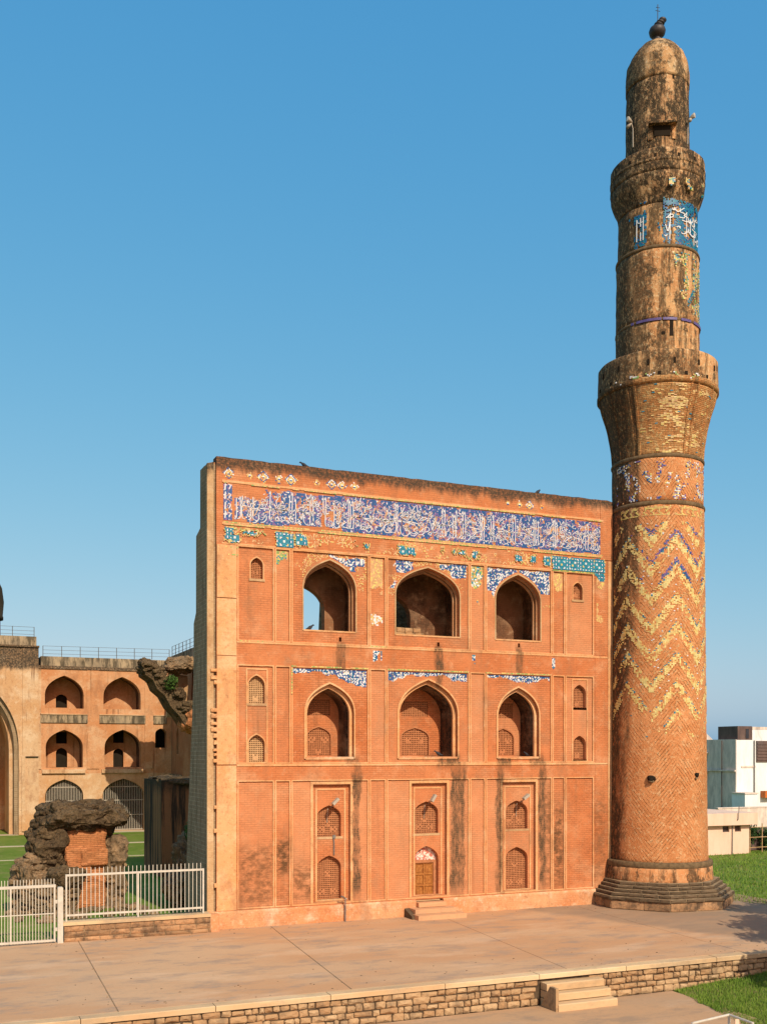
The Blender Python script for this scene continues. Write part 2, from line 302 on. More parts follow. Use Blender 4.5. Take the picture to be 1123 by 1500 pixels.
# ------------------------------------------------------------------ mesh helpers
COL = sc.collection; BASE = {}
class MB:
    def __init__(s): s.v = []; s.f = []; s.c = []
    def add(s, vs_, fs, col=None):
        n = len(s.v); s.v += [tuple(p) for p in vs_]; s.f += [tuple(i+n for i in f) for f in fs]
        s.c += [col]*len(fs); return s
    def box(s, x0, x1, y0, y1, z0, z1, col=None):
        return s.add([(x0,y0,z0),(x1,y0,z0),(x1,y1,z0),(x0,y1,z0),(x0,y0,z1),(x1,y0,z1),(x1,y1,z1),(x0,y1,z1)],
                     [(0,3,2,1),(4,5,6,7),(0,1,5,4),(1,2,6,5),(2,3,7,6),(3,0,4,7)], col)
    def plate(s, outer, holes, y0, y1, back=True):
        loops = [outer]+list(holes); pts = [p for l in loops for p in l]
        tris = tessellate_polygon([[Vector((p[0], p[1], 0)) for p in l] for l in loops])
        n = len(pts); vs_ = [(p[0], y0, p[1]) for p in pts]+[(p[0], y1, p[1]) for p in pts]
        fs = []
        for a, b, c in tris:
            ax, az = pts[a]; bx, bz = pts[b]; cx, cz = pts[c]
            if (bx-ax)*(cz-az)-(bz-az)*(cx-ax) < 0: b, c = c, b
            fs.append((a, b, c))
            if back: fs.append((a+n, c+n, b+n))
        o = 0
        for l in loops:
            m = len(l); ar = sum(l[i][0]*l[(i+1) % m][1]-l[(i+1) % m][0]*l[i][1] for i in range(m))
            want = l is outer
            for i in range(m):
                a, b = o+i, o+(i+1) % m
                q = (b, a, a+n, b+n)
                if (ar > 0) != want: q = q[::-1]
                fs.append(q)
            o += m
        return s.add(vs_, fs)
    def tube(s, path, r, n=8, caps=True, col=None):
        path = [Vector(p) for p in path]; m = len(path); rs = r if isinstance(r, (list, tuple)) else [r]*m
        vs_ = []; prev = None
        for i, p in enumerate(path):
            d = (path[min(i+1, m-1)]-path[max(i-1, 0)]).normalized()
            a = d.cross(Vector((0, 0, 1))) if abs(d.z) < .95 else d.cross(Vector((1, 0, 0)))
            a.normalize()
            if prev is not None and a.dot(prev) < 0: a = -a
            prev = a; b = d.cross(a)
            vs_ += [p+(a*math.cos(2*pi*j/n)+b*math.sin(2*pi*j/n))*rs[i] for j in range(n)]
        fs = [(i*n+j, i*n+(j+1) % n, (i+1)*n+(j+1) % n, (i+1)*n+j) for i in range(m-1) for j in range(n)]
        if caps: fs += [tuple(range(n))[::-1], tuple((m-1)*n+j for j in range(n))]
        return s.add(vs_, fs, col)
    def lathe(s, prof, cx, cy, n=64, jit=0., seed=0., rot=0., closed=True):
        vs_ = []; m = len(prof)
        for i, (z, r) in enumerate(prof):
            for j in range(n):
                t = rot+2*pi*j/n; d = 1+(jit*fbm(math.cos(t)*r*2+seed, math.sin(t)*r*2, z*2) if jit else 0)/max(r, .1)
                vs_.append((cx+r*d*math.cos(t), cy+r*d*math.sin(t), z))
        fs = [(i*n+j, i*n+(j+1) % n, (i+1)*n+(j+1) % n, (i+1)*n+j) for i in range(m-1) for j in range(n)]
        if closed: fs += [tuple(range(n))[::-1], tuple((m-1)*n+j for j in range(n))]
        return s.add(vs_, fs)
    def rock(s, c, r, seed=0., amp=.25, sub=4, freq=1.2, flat=0):
        bm = bmesh.new(); bmesh.ops.create_icosphere(bm, subdivisions=sub, radius=1)
        vs_ = []
        for q in bm.verts:
            p = q.co
            p = Vector([math.copysign(abs(x)**(1-flat), x) for x in p]) if flat else p.copy()
            w_ = Vector((p.x*r[0], p.y*r[1], p.z*r[2]))
            sm = w_*freq+Vector((seed, seed*.7, seed*1.3))
            d = amp*(fbm(*sm, o=5)+.5*(abs(fbm(*(sm*1.9), o=3))-.3))
            vs_.append(Vector(c)+w_+q.co*d)
        fs = [tuple(x.index for x in f.verts) for f in bm.faces]; bm.free()
        return s.add(vs_, fs)

def link(name, me, parent=None):
    o = bpy.data.objects.new(name, me); COL.objects.link(o)
    if parent is not None: o.parent = parent
    return o
def part(name, mb, mat, parent=None, label=None, kind=None, smooth=False, loc=None):
    b = Vector(loc) if loc else (BASE[parent.name] if parent is not None else Vector((0, 0, 0)))
    me = bpy.data.meshes.new(name)
    me.from_pydata([tuple(Vector(p)-b) for p in mb.v], [], mb.f)
    if any(c is not None for c in mb.c):
        at = me.color_attributes.new('Col', 'FLOAT_COLOR', 'CORNER'); buf = []
        for f, c in zip(mb.f, mb.c):
            c = c or (.5, .5, .5)
            for _ in f: buf += [c[0], c[1], c[2], 1]
        at.data.foreach_set('color', buf)
    if smooth: me.shade_smooth()
    me.materials.append(mat)
    o = link(name, me, parent); BASE[o.name] = b
    if loc and parent is None: o.location = b
    if label: o['label'] = label
    if kind: o['kind'] = kind
    return o
def thing(name, label, cat, loc=(0, 0, 0), group=None):
    o = bpy.data.objects.new(name, None); COL.objects.link(o); o.location = loc; o.empty_display_size = .3
    o['label'] = label; o['category'] = cat
    if group: o['group'] = group
    BASE[o.name] = Vector(loc); return o
def tag(o, label, cat, group=None):
    o['label'] = label; o['category'] = cat
    if group: o['group'] = group
    return o
def copy_part(src, parent, loc):
    c = src.copy(); COL.objects.link(c); c.parent = parent; c.location = loc; BASE[c.name] = BASE[src.name]; return c

def arch(uc, w_, z0, zs, za, n=10):
    h = za-zs; P = [(w_, 0), (w_, .54*h), (.5*w_, .83*h), (0, h)]; cur = []
    for i in range(n+1):
        t = i/n; q = 1-t
        cur.append((q**3*P[0][0]+3*q*q*t*P[1][0]+3*q*t*t*P[2][0]+t**3*P[3][0], q**3*P[0][1]+3*q*q*t*P[1][1]+3*q*t*t*P[2][1]+t**3*P[3][1]))
    r = [(uc+x, zs+y) for x, y in cur]; l = [(uc-x, zs+y) for x, y in cur[::-1][1:]]
    return [(uc-w_, z0), (uc+w_, z0)]+r+l
def archz(x, w_, zs, za):     # height of the arch above offset x
    pts = arch(0, w_, zs-1, zs, za, 16)[2:19]; x = abs(x)
    for (a, b), (c, d) in zip(pts, pts[1:]):
        if c <= x <= a+1e-9: return b+(d-b)*(a-x)/max(1e-9, a-c)
    return zs
def rect(a, b, c, d): return [(a, c), (b, c), (b, d), (a, d)]
def jrect(a, b, c, d, amp=.008, st=.22):     # rectangle with slightly worn, wavering edges
    out = []; cs = rect(a, b, c, d)
    for (p, q) in zip(cs, cs[1:]+cs[:1]):
        n = max(2, int(math.hypot(q[0]-p[0], q[1]-p[1])/st))
        for i in range(n):
            x, z = p[0]+(q[0]-p[0])*i/n, p[1]+(q[1]-p[1])*i/n
            out.append((x+amp*nz(x*3.1, z*3.1, 1)+amp*.6*nz(x*11, z*11, 2), z+amp*nz(x*3.1, z*3.1, 5)+amp*.6*nz(x*11, z*11, 7)))
    return out
def jarch(*t, n=12, amp=.010):
    o = arch(*t, n=n); return [(x+amp*nz(x*4, z*4, 3), z+amp*nz(x*4, z*4, 9)) if i > 1 else (x, z) for i, (x, z) in enumerate(o)]

def screen(mb, u0, u1, z0, z1, y, pitch=.085, bar=.036, th=.05, ros=()):
    nx = max(2, round((u1-u0)/pitch)); nzc = max(2, round((z1-z0)/pitch))
    xs = [u0]; zs = [z0]; px = (u1-u0-bar)/nx; pz = (z1-z0-bar)/nzc
    for i in range(nx): xs += [u0+i*px+bar, u0+(i+1)*px]
    xs.append(u1)
    for i in range(nzc): zs += [z0+i*pz+bar, z0+(i+1)*pz]
    zs.append(z1)
    W, H = len(xs), len(zs); n = W*H
    vs_ = [(x, y, z) for z in zs for x in xs]+[(x, y+th, z) for z in zs for x in xs]
    def solid(i, j):
        if i < 0 or j < 0 or i >= W-1 or j >= H-1: return None
        cx, cz = (xs[i]+xs[i+1])/2, (zs[j]+zs[j+1])/2
        if i % 2 and j % 2:
            for (a, b, r) in ros:
                d = math.hypot(cx-a, cz-b)
                if .52*r < d < .85*r or d < .2*r: return True
            return False
        return True
    fs = []
    for j in range(H-1):
        for i in range(W-1):
            if not solid(i, j): continue
            a, b, c, d = j*W+i, j*W+i+1, (j+1)*W+i+1, (j+1)*W+i
            fs += [(a, b, c, d), (a+n, d+n, c+n, b+n)]
            for (p, q, ii, jj) in ((b, a, i, j-1), (c, b, i+1, j), (d, c, i, j+1), (a, d, i-1, j)):
                if not solid(ii, jj): fs.append((p, q, q+n, p+n))
    return mb.add(vs_, fs)

# ================================================================== GROUND
g = MB(); Z0 = -1.02
g.add([(-2500, -2500, Z0), (2500, -2500, Z0), (2500, 2500, Z0), (-2500, 2500, Z0)], [(0, 1, 2, 3)])
part('ground', g, M['earth'], kind='structure')
g = MB(); g.box(-70, 130, -12.0, 140, -1.3, -.03); part('lawn', g, M['lawn'], kind='structure')
g = MB(); g.box(-30, 12.2, -30, -12.2, -1.2, -.95); part('lower_pavement', g, M['pave'], kind='structure')

# terrace: slabs between joints
def slab_poly(a0, a1, y0, y1, b0, b1): return [(a0, y0), (b0, y0), (b1, y1), (a1, y1)]
tb = MB(); tb.box(-16, 26, -11.98, .4, -1.1, -.022)
terr = part('terrace', tb, M['mortar'], kind='structure')
joints = [(-14., -14.), (-5.62, -5.25), (1.05, 2.2), (8.42, 9.6), (15.6, 16.4), (22.0, 22.6), (25.4, 24.0)]
for i in range(len(joints)-1):
    (a0, a1), (b0, b1) = joints[i], joints[i+1]; gp = .012
    poly = [(a0+gp, -11.72), (b0-gp, -11.72), (b1-gp, .36), (a1+gp, .36)]
    m = MB(); bv = .012
    def ring(ins, z):
        cx = sum(p[0] for p in poly)/4; cy = sum(p[1] for p in poly)/4
        return [(p[0]-math.copysign(ins, p[0]-cx), p[1]-math.copysign(ins, p[1]-cy), z) for p in poly]
    vs_ = ring(0, -.14)+ring(0, -.014)+ring(bv, 0.)
    fs = [(q*4+j, q*4+(j+1) % 4, q*4+4+(j+1) % 4, q*4+4+j) for q in range(2) for j in range(4)]+[(8, 9, 10, 11)]
    m.add(vs_, fs); part('slab', m, M['slab'], terr)
x = -14.
while x < 25:
    L = R.uniform(3.2, 3.9); m = MB()
    zz = R.uniform(-.004, .004); y0, y1 = -12.16, -11.735
    vs_ = [(x, y0, -.15), (x+L-.02, y0, -.15), (x+L-.02, y0, -.02), (x, y0, -.02), (x, y0+.02, zz), (x+L-.02, y0+.02, zz), (x+L-.02, y1, zz), (x, y1, zz), (x+L-.02, y1, -.15), (x, y1, -.15)]
    m.add(vs_, [(0, 1, 2, 3), (3, 2, 5, 4), (4, 5, 6, 7), (7, 6, 8, 9), (1, 8, 6, 5, 2), (0, 3, 4, 7, 9)])
    part('coping', m, M['coping'], terr); x += L

# retaining wall of rubble stones
def stone(w_, h, d, rr, cut=.022, rnd=0.):
    """block with a chipped, slightly proud face; local origin lower left of the face, face towards -Y"""
    j = lambda a: rr.uniform(-a, a)
    a = min(w_, h)*(.07+rnd*rr.uniform(.5, 1.2)); jt = .010+.05*rnd
    b = [(a, 0), (w_-a, 0), (w_, a), (w_, h-a), (w_-a, h), (a, h), (0, h-a), (0, a)]; b = [(p[0]+j(jt), p[1]+j(jt)) for p in b]
    c = min(cut, h*.2); mx, mz = w_/2, h/2; fr = []
    for (x, z) in b: fr.append((x-math.copysign(c*rr.uniform(.6, 1.3), x-mx), z-math.copysign(c*rr.uniform(.6, 1.3), z-mz)))
    vs_ = [(p[0], d, p[1]) for p in b]+[(p[0], 0., p[1]) for p in b]+[(p[0], -c*.9+j(.012), p[1]) for p in fr]+[(mx+j(w_*.1), -c*1.2-rr.uniform(0, .03*(1+8*rnd)), mz+j(h*.1))]
    fs = [(q*8+i, q*8+(i+1) % 8, q*8+8+(i+1) % 8, q*8+8+i) for q in range(2) for i in range(8)]+[(16+i, 16+(i+1) % 8, 24) for i in range(8)]
    return vs_, fs
rw = thing('retaining_wall', 'low rubble stone wall holding up the front edge of the terrace', 'stone wall', (5, -12.1, -.95))
m = MB(); m.box(-15.9, 25.9, -12.06, -11.99, -1.05, -.151); part('mortar_bed', m, M['mortar_dark'], rw)
rr = random.Random(5); zc = -.97; n_st = 0
for ch in (.225, .19, .21, .185):
    x = -7.6+rr.uniform(0, .3)
    while x < 17.6:
        w_ = rr.choice((rr.uniform(.16, .30), rr.uniform(.26, .42), rr.uniform(.36, .6))); h = ch-.02+rr.uniform(-.03, .012)
        if not (7.2 < x+w_/2 < 9.3 and zc < -.3):
            vs_, fs = stone(w_-.03, h, .06, rr, .022, .12); m = MB()
            yy = -12.075-rr.uniform(0, .03); wz = .035*nz(x*.9, zc*7)*(0 if zc < -.9 or zc > -.4 else 1); m.add([(p[0]+x, p[1]+yy, p[2]+zc+wz) for p in vs_], fs)
            part('stone', m, M['rubble'], rw); n_st += 1
        x += w_
    zc += ch
# steps down from the terrace
st = thing('terrace_steps', 'three worn stone steps built against the front of the terrace wall', 'steps', (8.28, -12.5, -.95))
for i, (zt, y0) in enumerate(((-.24, -12.48), (-.48, -12.82), (-.73, -13.14))):
    m = MB(); q = .03; y1 = -12.1; u0, u1 = 7.22-.0*i, 9.32+.02*i
    zb = -.96 if i == 2 else zt-.22
    pr = [(y1, zb), (y0, zb), (y0, zt-q), (y0+q, zt), (y1, zt)]; nn = 9; vs_ = []
    for s_ in range(nn):
        uq = u0+(u1-u0)*s_/(nn-1)
        for (a, b) in pr: vs_.append((uq, a+(.02*nz(uq*3, i*5) if a == y0 else 0), b+.012*nz(uq*2, i*7+3) if b > zb else b))
    fs = [(s_*5+a, s_*5+5+a, s_*5+5+(a+1) % 5, s_*5+(a+1) % 5) for s_ in range(nn-1) for a in range(5)]+[tuple(range(5)), tuple((nn-1)*5+a for a in range(5))[::-1]]
    m.add(vs_, fs); part('step', m, M['step'], st)
m = MB(); m.plate([(-.45, 0), (.45, 0), (.45, .71), (.1, .71)], [], 0, .1)
m2 = MB(); m2.add([(7.21-.07+p[1], -12.7-p[0]*.98+.04, -.96+p[2]) for p in [(q[0], q[1], q[2]) for q in m.v]], m.f); part('side_slab', m2, M['rubble'], st)

# near grass bank, grass blades
def blade_field(mb, n, fn, h=(.06, .14), seed=1, wd=.012):
    r = random.Random(seed)
    for _ in range(n):
        q = fn(r)
        if q is None: continue
        x, y, z = q; a = r.uniform(0, 2*pi); hh = r.uniform(*h); ww = wd*r.uniform(.7, 1.5); l = hh*r.uniform(.1, .6)
        dx, dy = math.cos(a)*ww, math.sin(a)*ww; lx, ly = r.uniform(-1, 1)*l, r.uniform(-1, 1)*l
        t = min(1, max(0, .5*r.random()+.5+.9*fbm(x*.5, y*.5, 2))); c = (.085+.10*t, .165+.10*t, .014+.02*t) if r.random() > .05+.35*max(0, fbm(x*.8, y*.8, 9)) else (.27, .225, .085)
        mb.add([(x-dx, y-dy, z), (x+dx, y+dy, z), (x+lx, y+ly, z+hh)], [(0, 1, 2)], c)
def bank_z(u, v): return -.955+.34*sstep(11.5, 19, u)*sstep(-18, -12, v)+.05*fbm(u*.6, v*.6)
def bank_left(v): return 12.35-.25*(-12.1-v)*1.0+.12*nz(v*1.7, 3)
m = MB(); nx, ny = 40, 30; vs_ = []
for j in range(ny+1):
    v = -12.07-14*j/ny; l = bank_left(v)
    for i in range(nx+1):
        u = l+(28-l)*(i/nx)**1.5; vs_.append((u, v, bank_z(u, v)-(.06 if i == 0 else 0)))
m.add(vs_, [(j*(nx+1)+i, (j+1)*(nx+1)+i, (j+1)*(nx+1)+i+1, j*(nx+1)+i+1) for j in range(ny) for i in range(nx)])
part('grass_bank', m, M['lawn'], kind='structure', smooth=True)
def fb(r):
    v = r.uniform(-17.5, -12.15); u = r.uniform(10.8, 19)
    if u < bank_left(v)+.05*r.random(): return None
    return u, v, bank_z(u, v)-.01
m = MB(); blade_field(m, 42000, fb, (.05, .15), 3, .011)
tag(part('bank_grass', m, M['blade'], kind='stuff'), 'short bright green grass growing below the terrace wall', 'grass')
def fl(r):
    u = r.uniform(22.5, 46); v = r.uniform(-6, 17)
    if u < 24.4-.55*(v+3) and v < 1: return None
    return u, v, -.04
m = MB(); blade_field(m, 36000, fl, (.06, .16), 4, .02)
tag(part('lawn_grass', m, M['blade'], kind='stuff'), 'mown green lawn spreading behind the base of the minaret', 'grass')

# ================================================================== FACADE
FA = thing('madrasa_facade', 'orange brick and plaster madrasa front with three storeys of pointed arches', 'building', (9.2, 0, 0))
UE = 18.6; UM = 9.2
WALLTOP = 18.5
panels = []      # u0,u1,z0,z1, holes, y
COLS = [(.88, 2.31), (2.43, 3.0), (3.12, 6.40), (6.52, 7.18), (7.30, 11.10), (11.22, 11.88), (12.0, 15.28), (15.40, 15.97), (16.09, 17.52)]
AC = [4.74, 9.2, 13.62]; UW = [1.13, 1.50, 1.13]; NW = [1.05, 1.39, 1.05]; NZ = [9.72, 10.0, 9.78]
# window rectangles: centre, half width, z0, spring, apex, depth of the screen
small3 = [(1.65, .25, 13.82, 14.36, 14.66), (16.73, .25, 13.86, 14.36, 14.64)]
small2 = [(1.64, .335, 8.87, 9.58, 9.98), (1.64, .335, 6.53, 7.24, 7.62), (16.83, .34, 8.95, 9.62, 10.0), (16.83, .34, 6.60, 7.30, 7.68)]
low = [(4.76, .52, 3.46, 4.28, 4.74), (4.76, .52, .90, 2.2, 2.68), (9.18, .56, 3.46, 4.35, 4.82), (13.62, .55, 3.52, 4.32, 4.78), (13.62, .56, .86, 2.22, 2.72)]
door = (9.18, .57, .62, 2.36, 2.92)
drains = [(5.2, 11.56), (9.69, 11.54), (13.66, 11.66), (9.3, 11.42)]
def dr(u, z, a=.055, b=.09): return rect(u-a, u+a, z-b, z+b)
for i, (a, b) in enumerate(COLS):
    holes = []
    if i in (0, 8): holes = [arch(*small3[0 if i == 0 else 1], n=6)]
    if i in (2, 4, 6):
        q = (i-2)//2; holes = [arch(AC[q], UW[q], 11.9, 13.62, 14.78, 12), dr(*drains[q])]
    panels.append((a, b, 11.36, 15.06, holes, .07))
    holes = []
    if i in (0, 8): holes = [arch(*s_, n=6) for s_ in (small2[:2] if i == 0 else small2[2:])]
    if i in (2, 4, 6): q = (i-2)//2; holes = [arch(AC[q], NW[q], 6.72, 8.55, NZ[q], 12)]
    panels.append((a, b, 6.5, 10.36, holes, .06))
    holes = []
    if i == 2: holes = [rect(4.0, 5.64, .80, 5.62)]
    if i == 4: holes = [rect(8.40, 10.08, .80, 5.62)]
    if i == 6: holes = [rect(12.80, 14.50, .80, 5.62)]
    panels.append((a, b, .76, 5.77, holes, .06))
holes = [rect(p[0], p[1], p[2], p[3]) for p in panels]
topz = [(u, WALLTOP+.03*nz(u*2.1, 4)+.02*nz(u*9, 1)) for u in [UE-i*.31 for i in range(1, 60)]]
outer = [(0, .68), (UE, .68), (UE, WALLTOP-.05)]+topz+[(0, WALLTOP)]
m = MB(); m.plate(outer, holes, 0, .5); part('wall', m, M['wall'], FA)
g_ = .003
for (a, b, c, d, hs, y) in panels:
    m = MB(); m.plate(rect(a+g_, b-g_, c+g_, d-g_), hs, y, .5); part('panel', m, M['panel'], FA)
    m = MB(); f = .034; m.plate(jrect(a-f, b+f, c-f, d+f), [jrect(a+.012, b-.012, c+.012, d-.012, .010)], -.010+.006*nz(a*7, c*3), .069); part('panel_frame', m, M['frame'], FA)
# deeper ground-floor recesses with the windows
for (a, b, wins, ex) in ((4.0, 5.64, low[:2], None), (8.40, 10.08, low[2:3], door), (12.80, 14.50, low[3:], None)):
    hs = [arch(*s_, n=8) for s_ in wins]+([arch(*ex, n=8)] if ex else [])
    if ex: hs[-1] = [(p[0], max(p[1], .83)) if p[1] > .7 else (p[0], .83) for p in hs[-1]]
    m = MB(); m.plate(rect(a+g_, b-g_, .80+g_, 5.62-g_), hs, .20, .55); part('panel', m, M['panel'], FA)
    m = MB(); m.plate(jrect(a+.16, b-.16, .82, 5.44), [jrect(a+.23, b-.23, .84, 5.37)], .175, .22); part('panel_frame', m, M['frame'], FA)
    m = MB(); m.plate(jrect(a-.10, b+.10, .78, 5.72), [jrect(a+.005, b-.005, .80, 5.61)], .02, .10); part('panel_frame', m, M['frame'], FA)
# inner sub-panels around the stacked small windows
for (a, b) in ((1.2, 2.1), (16.4, 17.26)):
    m = MB(); m.plate(jrect(a, b, 6.52, 10.26), [jrect(a+.06, b-.06, 6.54, 10.2)], .03, .09); part('panel_frame', m, M['frame'], FA)
# core behind the skin, with chambers
core_h = []
for q in range(3):
    core_h.append(arch(AC[q], UW[q]+.28, 11.78, 13.5, 15.35, 12)); core_h.append(arch(AC[q], NW[q]-.15, 6.72, 8.5, NZ[q]-.2, 12))
for s_ in small3+small2+low: core_h.append(rect(s_[0]-s_[1]-.15, s_[0]+s_[1]+.15, s_[2]-.1, s_[4]+.15))
core_h.append(rect(8.5, 9.86, .75, 3.05))
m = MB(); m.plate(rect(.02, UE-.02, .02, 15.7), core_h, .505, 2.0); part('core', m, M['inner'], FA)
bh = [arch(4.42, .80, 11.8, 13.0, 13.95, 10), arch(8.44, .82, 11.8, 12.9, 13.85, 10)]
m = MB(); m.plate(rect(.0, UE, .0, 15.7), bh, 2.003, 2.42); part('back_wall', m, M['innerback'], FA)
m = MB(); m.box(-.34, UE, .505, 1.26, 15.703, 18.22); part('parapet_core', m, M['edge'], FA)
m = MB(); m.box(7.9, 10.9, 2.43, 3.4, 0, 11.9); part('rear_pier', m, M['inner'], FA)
# rear fragment glimpsed through the middle arch
m = MB(); m.plate([(6.2, 11), (11.4, 11), (11.2, 15.2), (10.2, 16.3), (8.7, 16.0), (7.6, 16.6), (6.4, 15.6)], [rect(9.0, 9.5, 12.6, 13.35)], 5.2, 5.7); part('rear_wall', m, M['rub2'], FA)
m = MB(); m.box(8.5, 9.6, 5.72, 5.9, 12.4, 13.6); part('rear_wall', m, M['void_shade'], FA)
rr = random.Random(8)
for j in range(3):
    x = 7.75
    while x < 9.55:
        w_ = rr.uniform(.28, .5); vs_, fs = stone(w_-.02, .2, .3, rr, .02); m = MB()
        m.add([(p[0]+x, p[1]+1.9, p[2]+11.8+j*.21) for p in vs_], fs); part('stone', m, M['rubble'], FA); x += w_
# end wall of grey stone and its cream edge
m = MB(); m.plate([(.125, -.05), (3.75, -.05), (3.68, 2.6), (3.42, 4.3), (2.75, 7.8), (2.42, 9.9), (2.38, 12.2), (1.98, 12.6), (1.95, 15.7), (1.25, 15.9), (1.24, 18.18), (.125, 18.2)], [], 0, .34)
m2 = MB(); m2.add([(-.345+p[1], p[0], p[2]) for p in m.v], m.f); part('end_wall', m2, M['endstone'], FA)
m = MB(); m.plate([(-.36, .02), (-.10, .02), (-.10, 18.28), (-.2, 18.24), (-.36, 18.2)], [], .03, .124); part('edge_strip', m, M['edge'], FA)
m = MB(); m.plate([(-.11, .02), (-.002, .02), (-.002, 18.3), (-.11, 18.26)], [], .16, .22); part('edge_joint', m, M['worn'], FA)
for y in (985, 996, 1003, 1043, 1052, 1062, 1072, 1081, 1091, 1101, 1108, 1117, 1185, 1220, 1300):
    z = 6.9+(1103-y)*40.9/1530; ww = rr.choice((.10, .13, .17, .22)); m = MB(); hh = rr.choice((.11, .13, .16))
    vs_, fs = stone(ww+.02, hh, .1, rr, .012); m.add([(p[0]-ww, p[1]-.035-.02*rr.random(), p[2]+z) for p in vs_], fs); part('brick', m, M['frame'], FA)
# left and right pilasters in stepped lifts
for (a, b, segs) in ((.012, .80, [(.70, 6.40, -.012), (6.44, 10.70, -.055), (10.73, 12.96, -.035), (12.99, 15.06, -.065)]), (17.62, 18.24, [(.72, 6.38, -.016), (6.46, 11.24, -.016), (11.38, 15.2, -.016)])):
    for (c, d, y) in segs:
        m = MB(); m.plate([(a, c), (b, c+.012*nz(c, 2)), (b, d), (a, d)], [], y, .02); part('pilaster', m, M['wall'] if a > 1 else M['frame'], FA)
for (a, b) in ((18.32, 18.585),):
    m = MB(); m.plate(rect(a, b, .70, 15.7), [], -.04, .02); part('pilaster', m, M['frame'], FA)
m = MB(); m.plate(rect(17.9, 18.59, 15.75, 18.3), [], -.03, .02); part('pilaster', m, M['wall'], FA)
# string courses
for z, p_, h in ((6.40, .045, .05), (11.27, .03, .045), (15.9, .03, .05), (17.55, .035, .06), (15.12, .02, .035)):
    m = MB(); u = .82; vs_ = []; n = 40; u1 = 18.3 if z < 15 else 18.05; u = .82 if z < 15 else .22
    for i in range(n+1):
        x = u+(u1-u)*i/n; d = p_*(1+.35*nz(x*1.5, z)); hh = h*(1+.3*nz(x*2.3, z+5))
        vs_ += [(x, .0, z-hh), (x, -d, z-hh*.6), (x, -d, z+hh*.6), (x, .0, z+hh)]
    fs = [(i*4+j, i*4+4+j, i*4+5+j, i*4+1+j) for i in range(n) for j in range(3)]+[(0, 1, 2, 3), (n*4+3, n*4+2, n*4+1, n*4)]
    m.add(vs_, fs); part('string_course', m, M['frame'], FA)
# plinth
m = MB(); vs_ = []; n = 60
for (ua, ub) in ((-.34, 8.55), (9.85, 18.2)):
    vs_ = []
    for i in range(n+1):
        x = ua+(ub-ua)*i/n; j = .015*nz(x*2, 8)
        vs_ += [(x, .3, -.05), (x, -.13+j, -.05), (x, -.125+j*1.5, .60), (x, -.06, .685+.008*nz(x*3, 1)), (x, .3, .69)]
    m = MB(); m.add(vs_, [(i*5+j, i*5+j+1, i*5+6+j, i*5+5+j) for i in range(n) for j in range(4)]+[(0, 4, 3, 2, 1), (n*5, n*5+1, n*5+2, n*5+3, n*5+4)])
    part('plinth', m, M['plinth'], FA)
# arch mouldings, niches
for q in range(3):
    a, w_ = AC[q], UW[q]
    m = MB(); m.plate(jarch(a, w_+.055, 11.86, 13.61, 14.845, n=12), [arch(a, w_+.002, 11.862, 13.62, 14.78, 12)], .045, .10); part('arch_moulding', m, M['edge'], FA)
    m = MB(); m.plate(arch(a, w_-.002, 11.9, 13.62, 14.778, 12), [arch(a, w_-.07, 11.902, 13.58, 14.68, 12)], .30, .40); part('arch_moulding', m, M['worn'], FA)
    m = MB(); m.plate(arch(a, w_-.072, 11.9, 13.58, 14.678, 12), [arch(a, w_-.13, 11.902, 13.55, 14.60, 12)], .46, .56); part('arch_moulding', m, M['worn'], FA)
    m = MB(); m.box(a-w_, a+w_, .045, 2.0, 11.84, 11.905); part('sill', m, M['frame'], FA)
    w_, za = NW[q], NZ[q]
    m = MB(); m.plate(jarch(a, w_+.065, 6.66, 8.55, za+.075, n=12), [arch(a, w_+.002, 6.622, 8.55, za, 12)], .02, .10); part('arch_moulding', m, M['frame'], FA)
    m = MB(); m.plate(arch(a, w_-.002, 6.73, 8.55, za-.002, 12), [arch(a, w_-.13, 6.732, 8.5, za-.17, 12)], .22, .36); part('arch_moulding', m, M['frame'], FA)
    m = MB(); jw = .53 if q != 1 else .66
    m.plate(arch(a, w_-.14, 6.73, 8.5, za-.19, 12), [arch(a, jw, 6.80, 7.55, 7.98, 8), rect(a-jw*.95, a+jw*.95, 8.48, 9.15)], 1.40, 1.6); part('niche_back', m, M['panel'], FA)
    wn = part('window', MB().plate(arch(a, jw+.05, 6.79, 7.56, 8.05, 8), [arch(a, jw, 6.80, 7.55, 7.98, 8)], 1.385, 1.42), M['jali'], FA)
    m = MB(); screen(m, a-jw-.03, a+jw+.03, 6.78, 8.02, 1.46, .088, .038, .05, [(a-.28, 7.45, .17), (a+.28, 7.45, .17), (a, 6.95, .15)]); part('screen', m, M['jali'], wn)
    m = MB(); screen(m, a-jw, a+jw, 8.46, 9.17, 1.44, .088, .04, .05); part('screen', m, M['jali'], wn)
    m = MB(); m.box(a-w_+.01, a+w_-.01, .03, 1.4, 6.66, 6.735); part('sill', m, M['plinth'], FA)
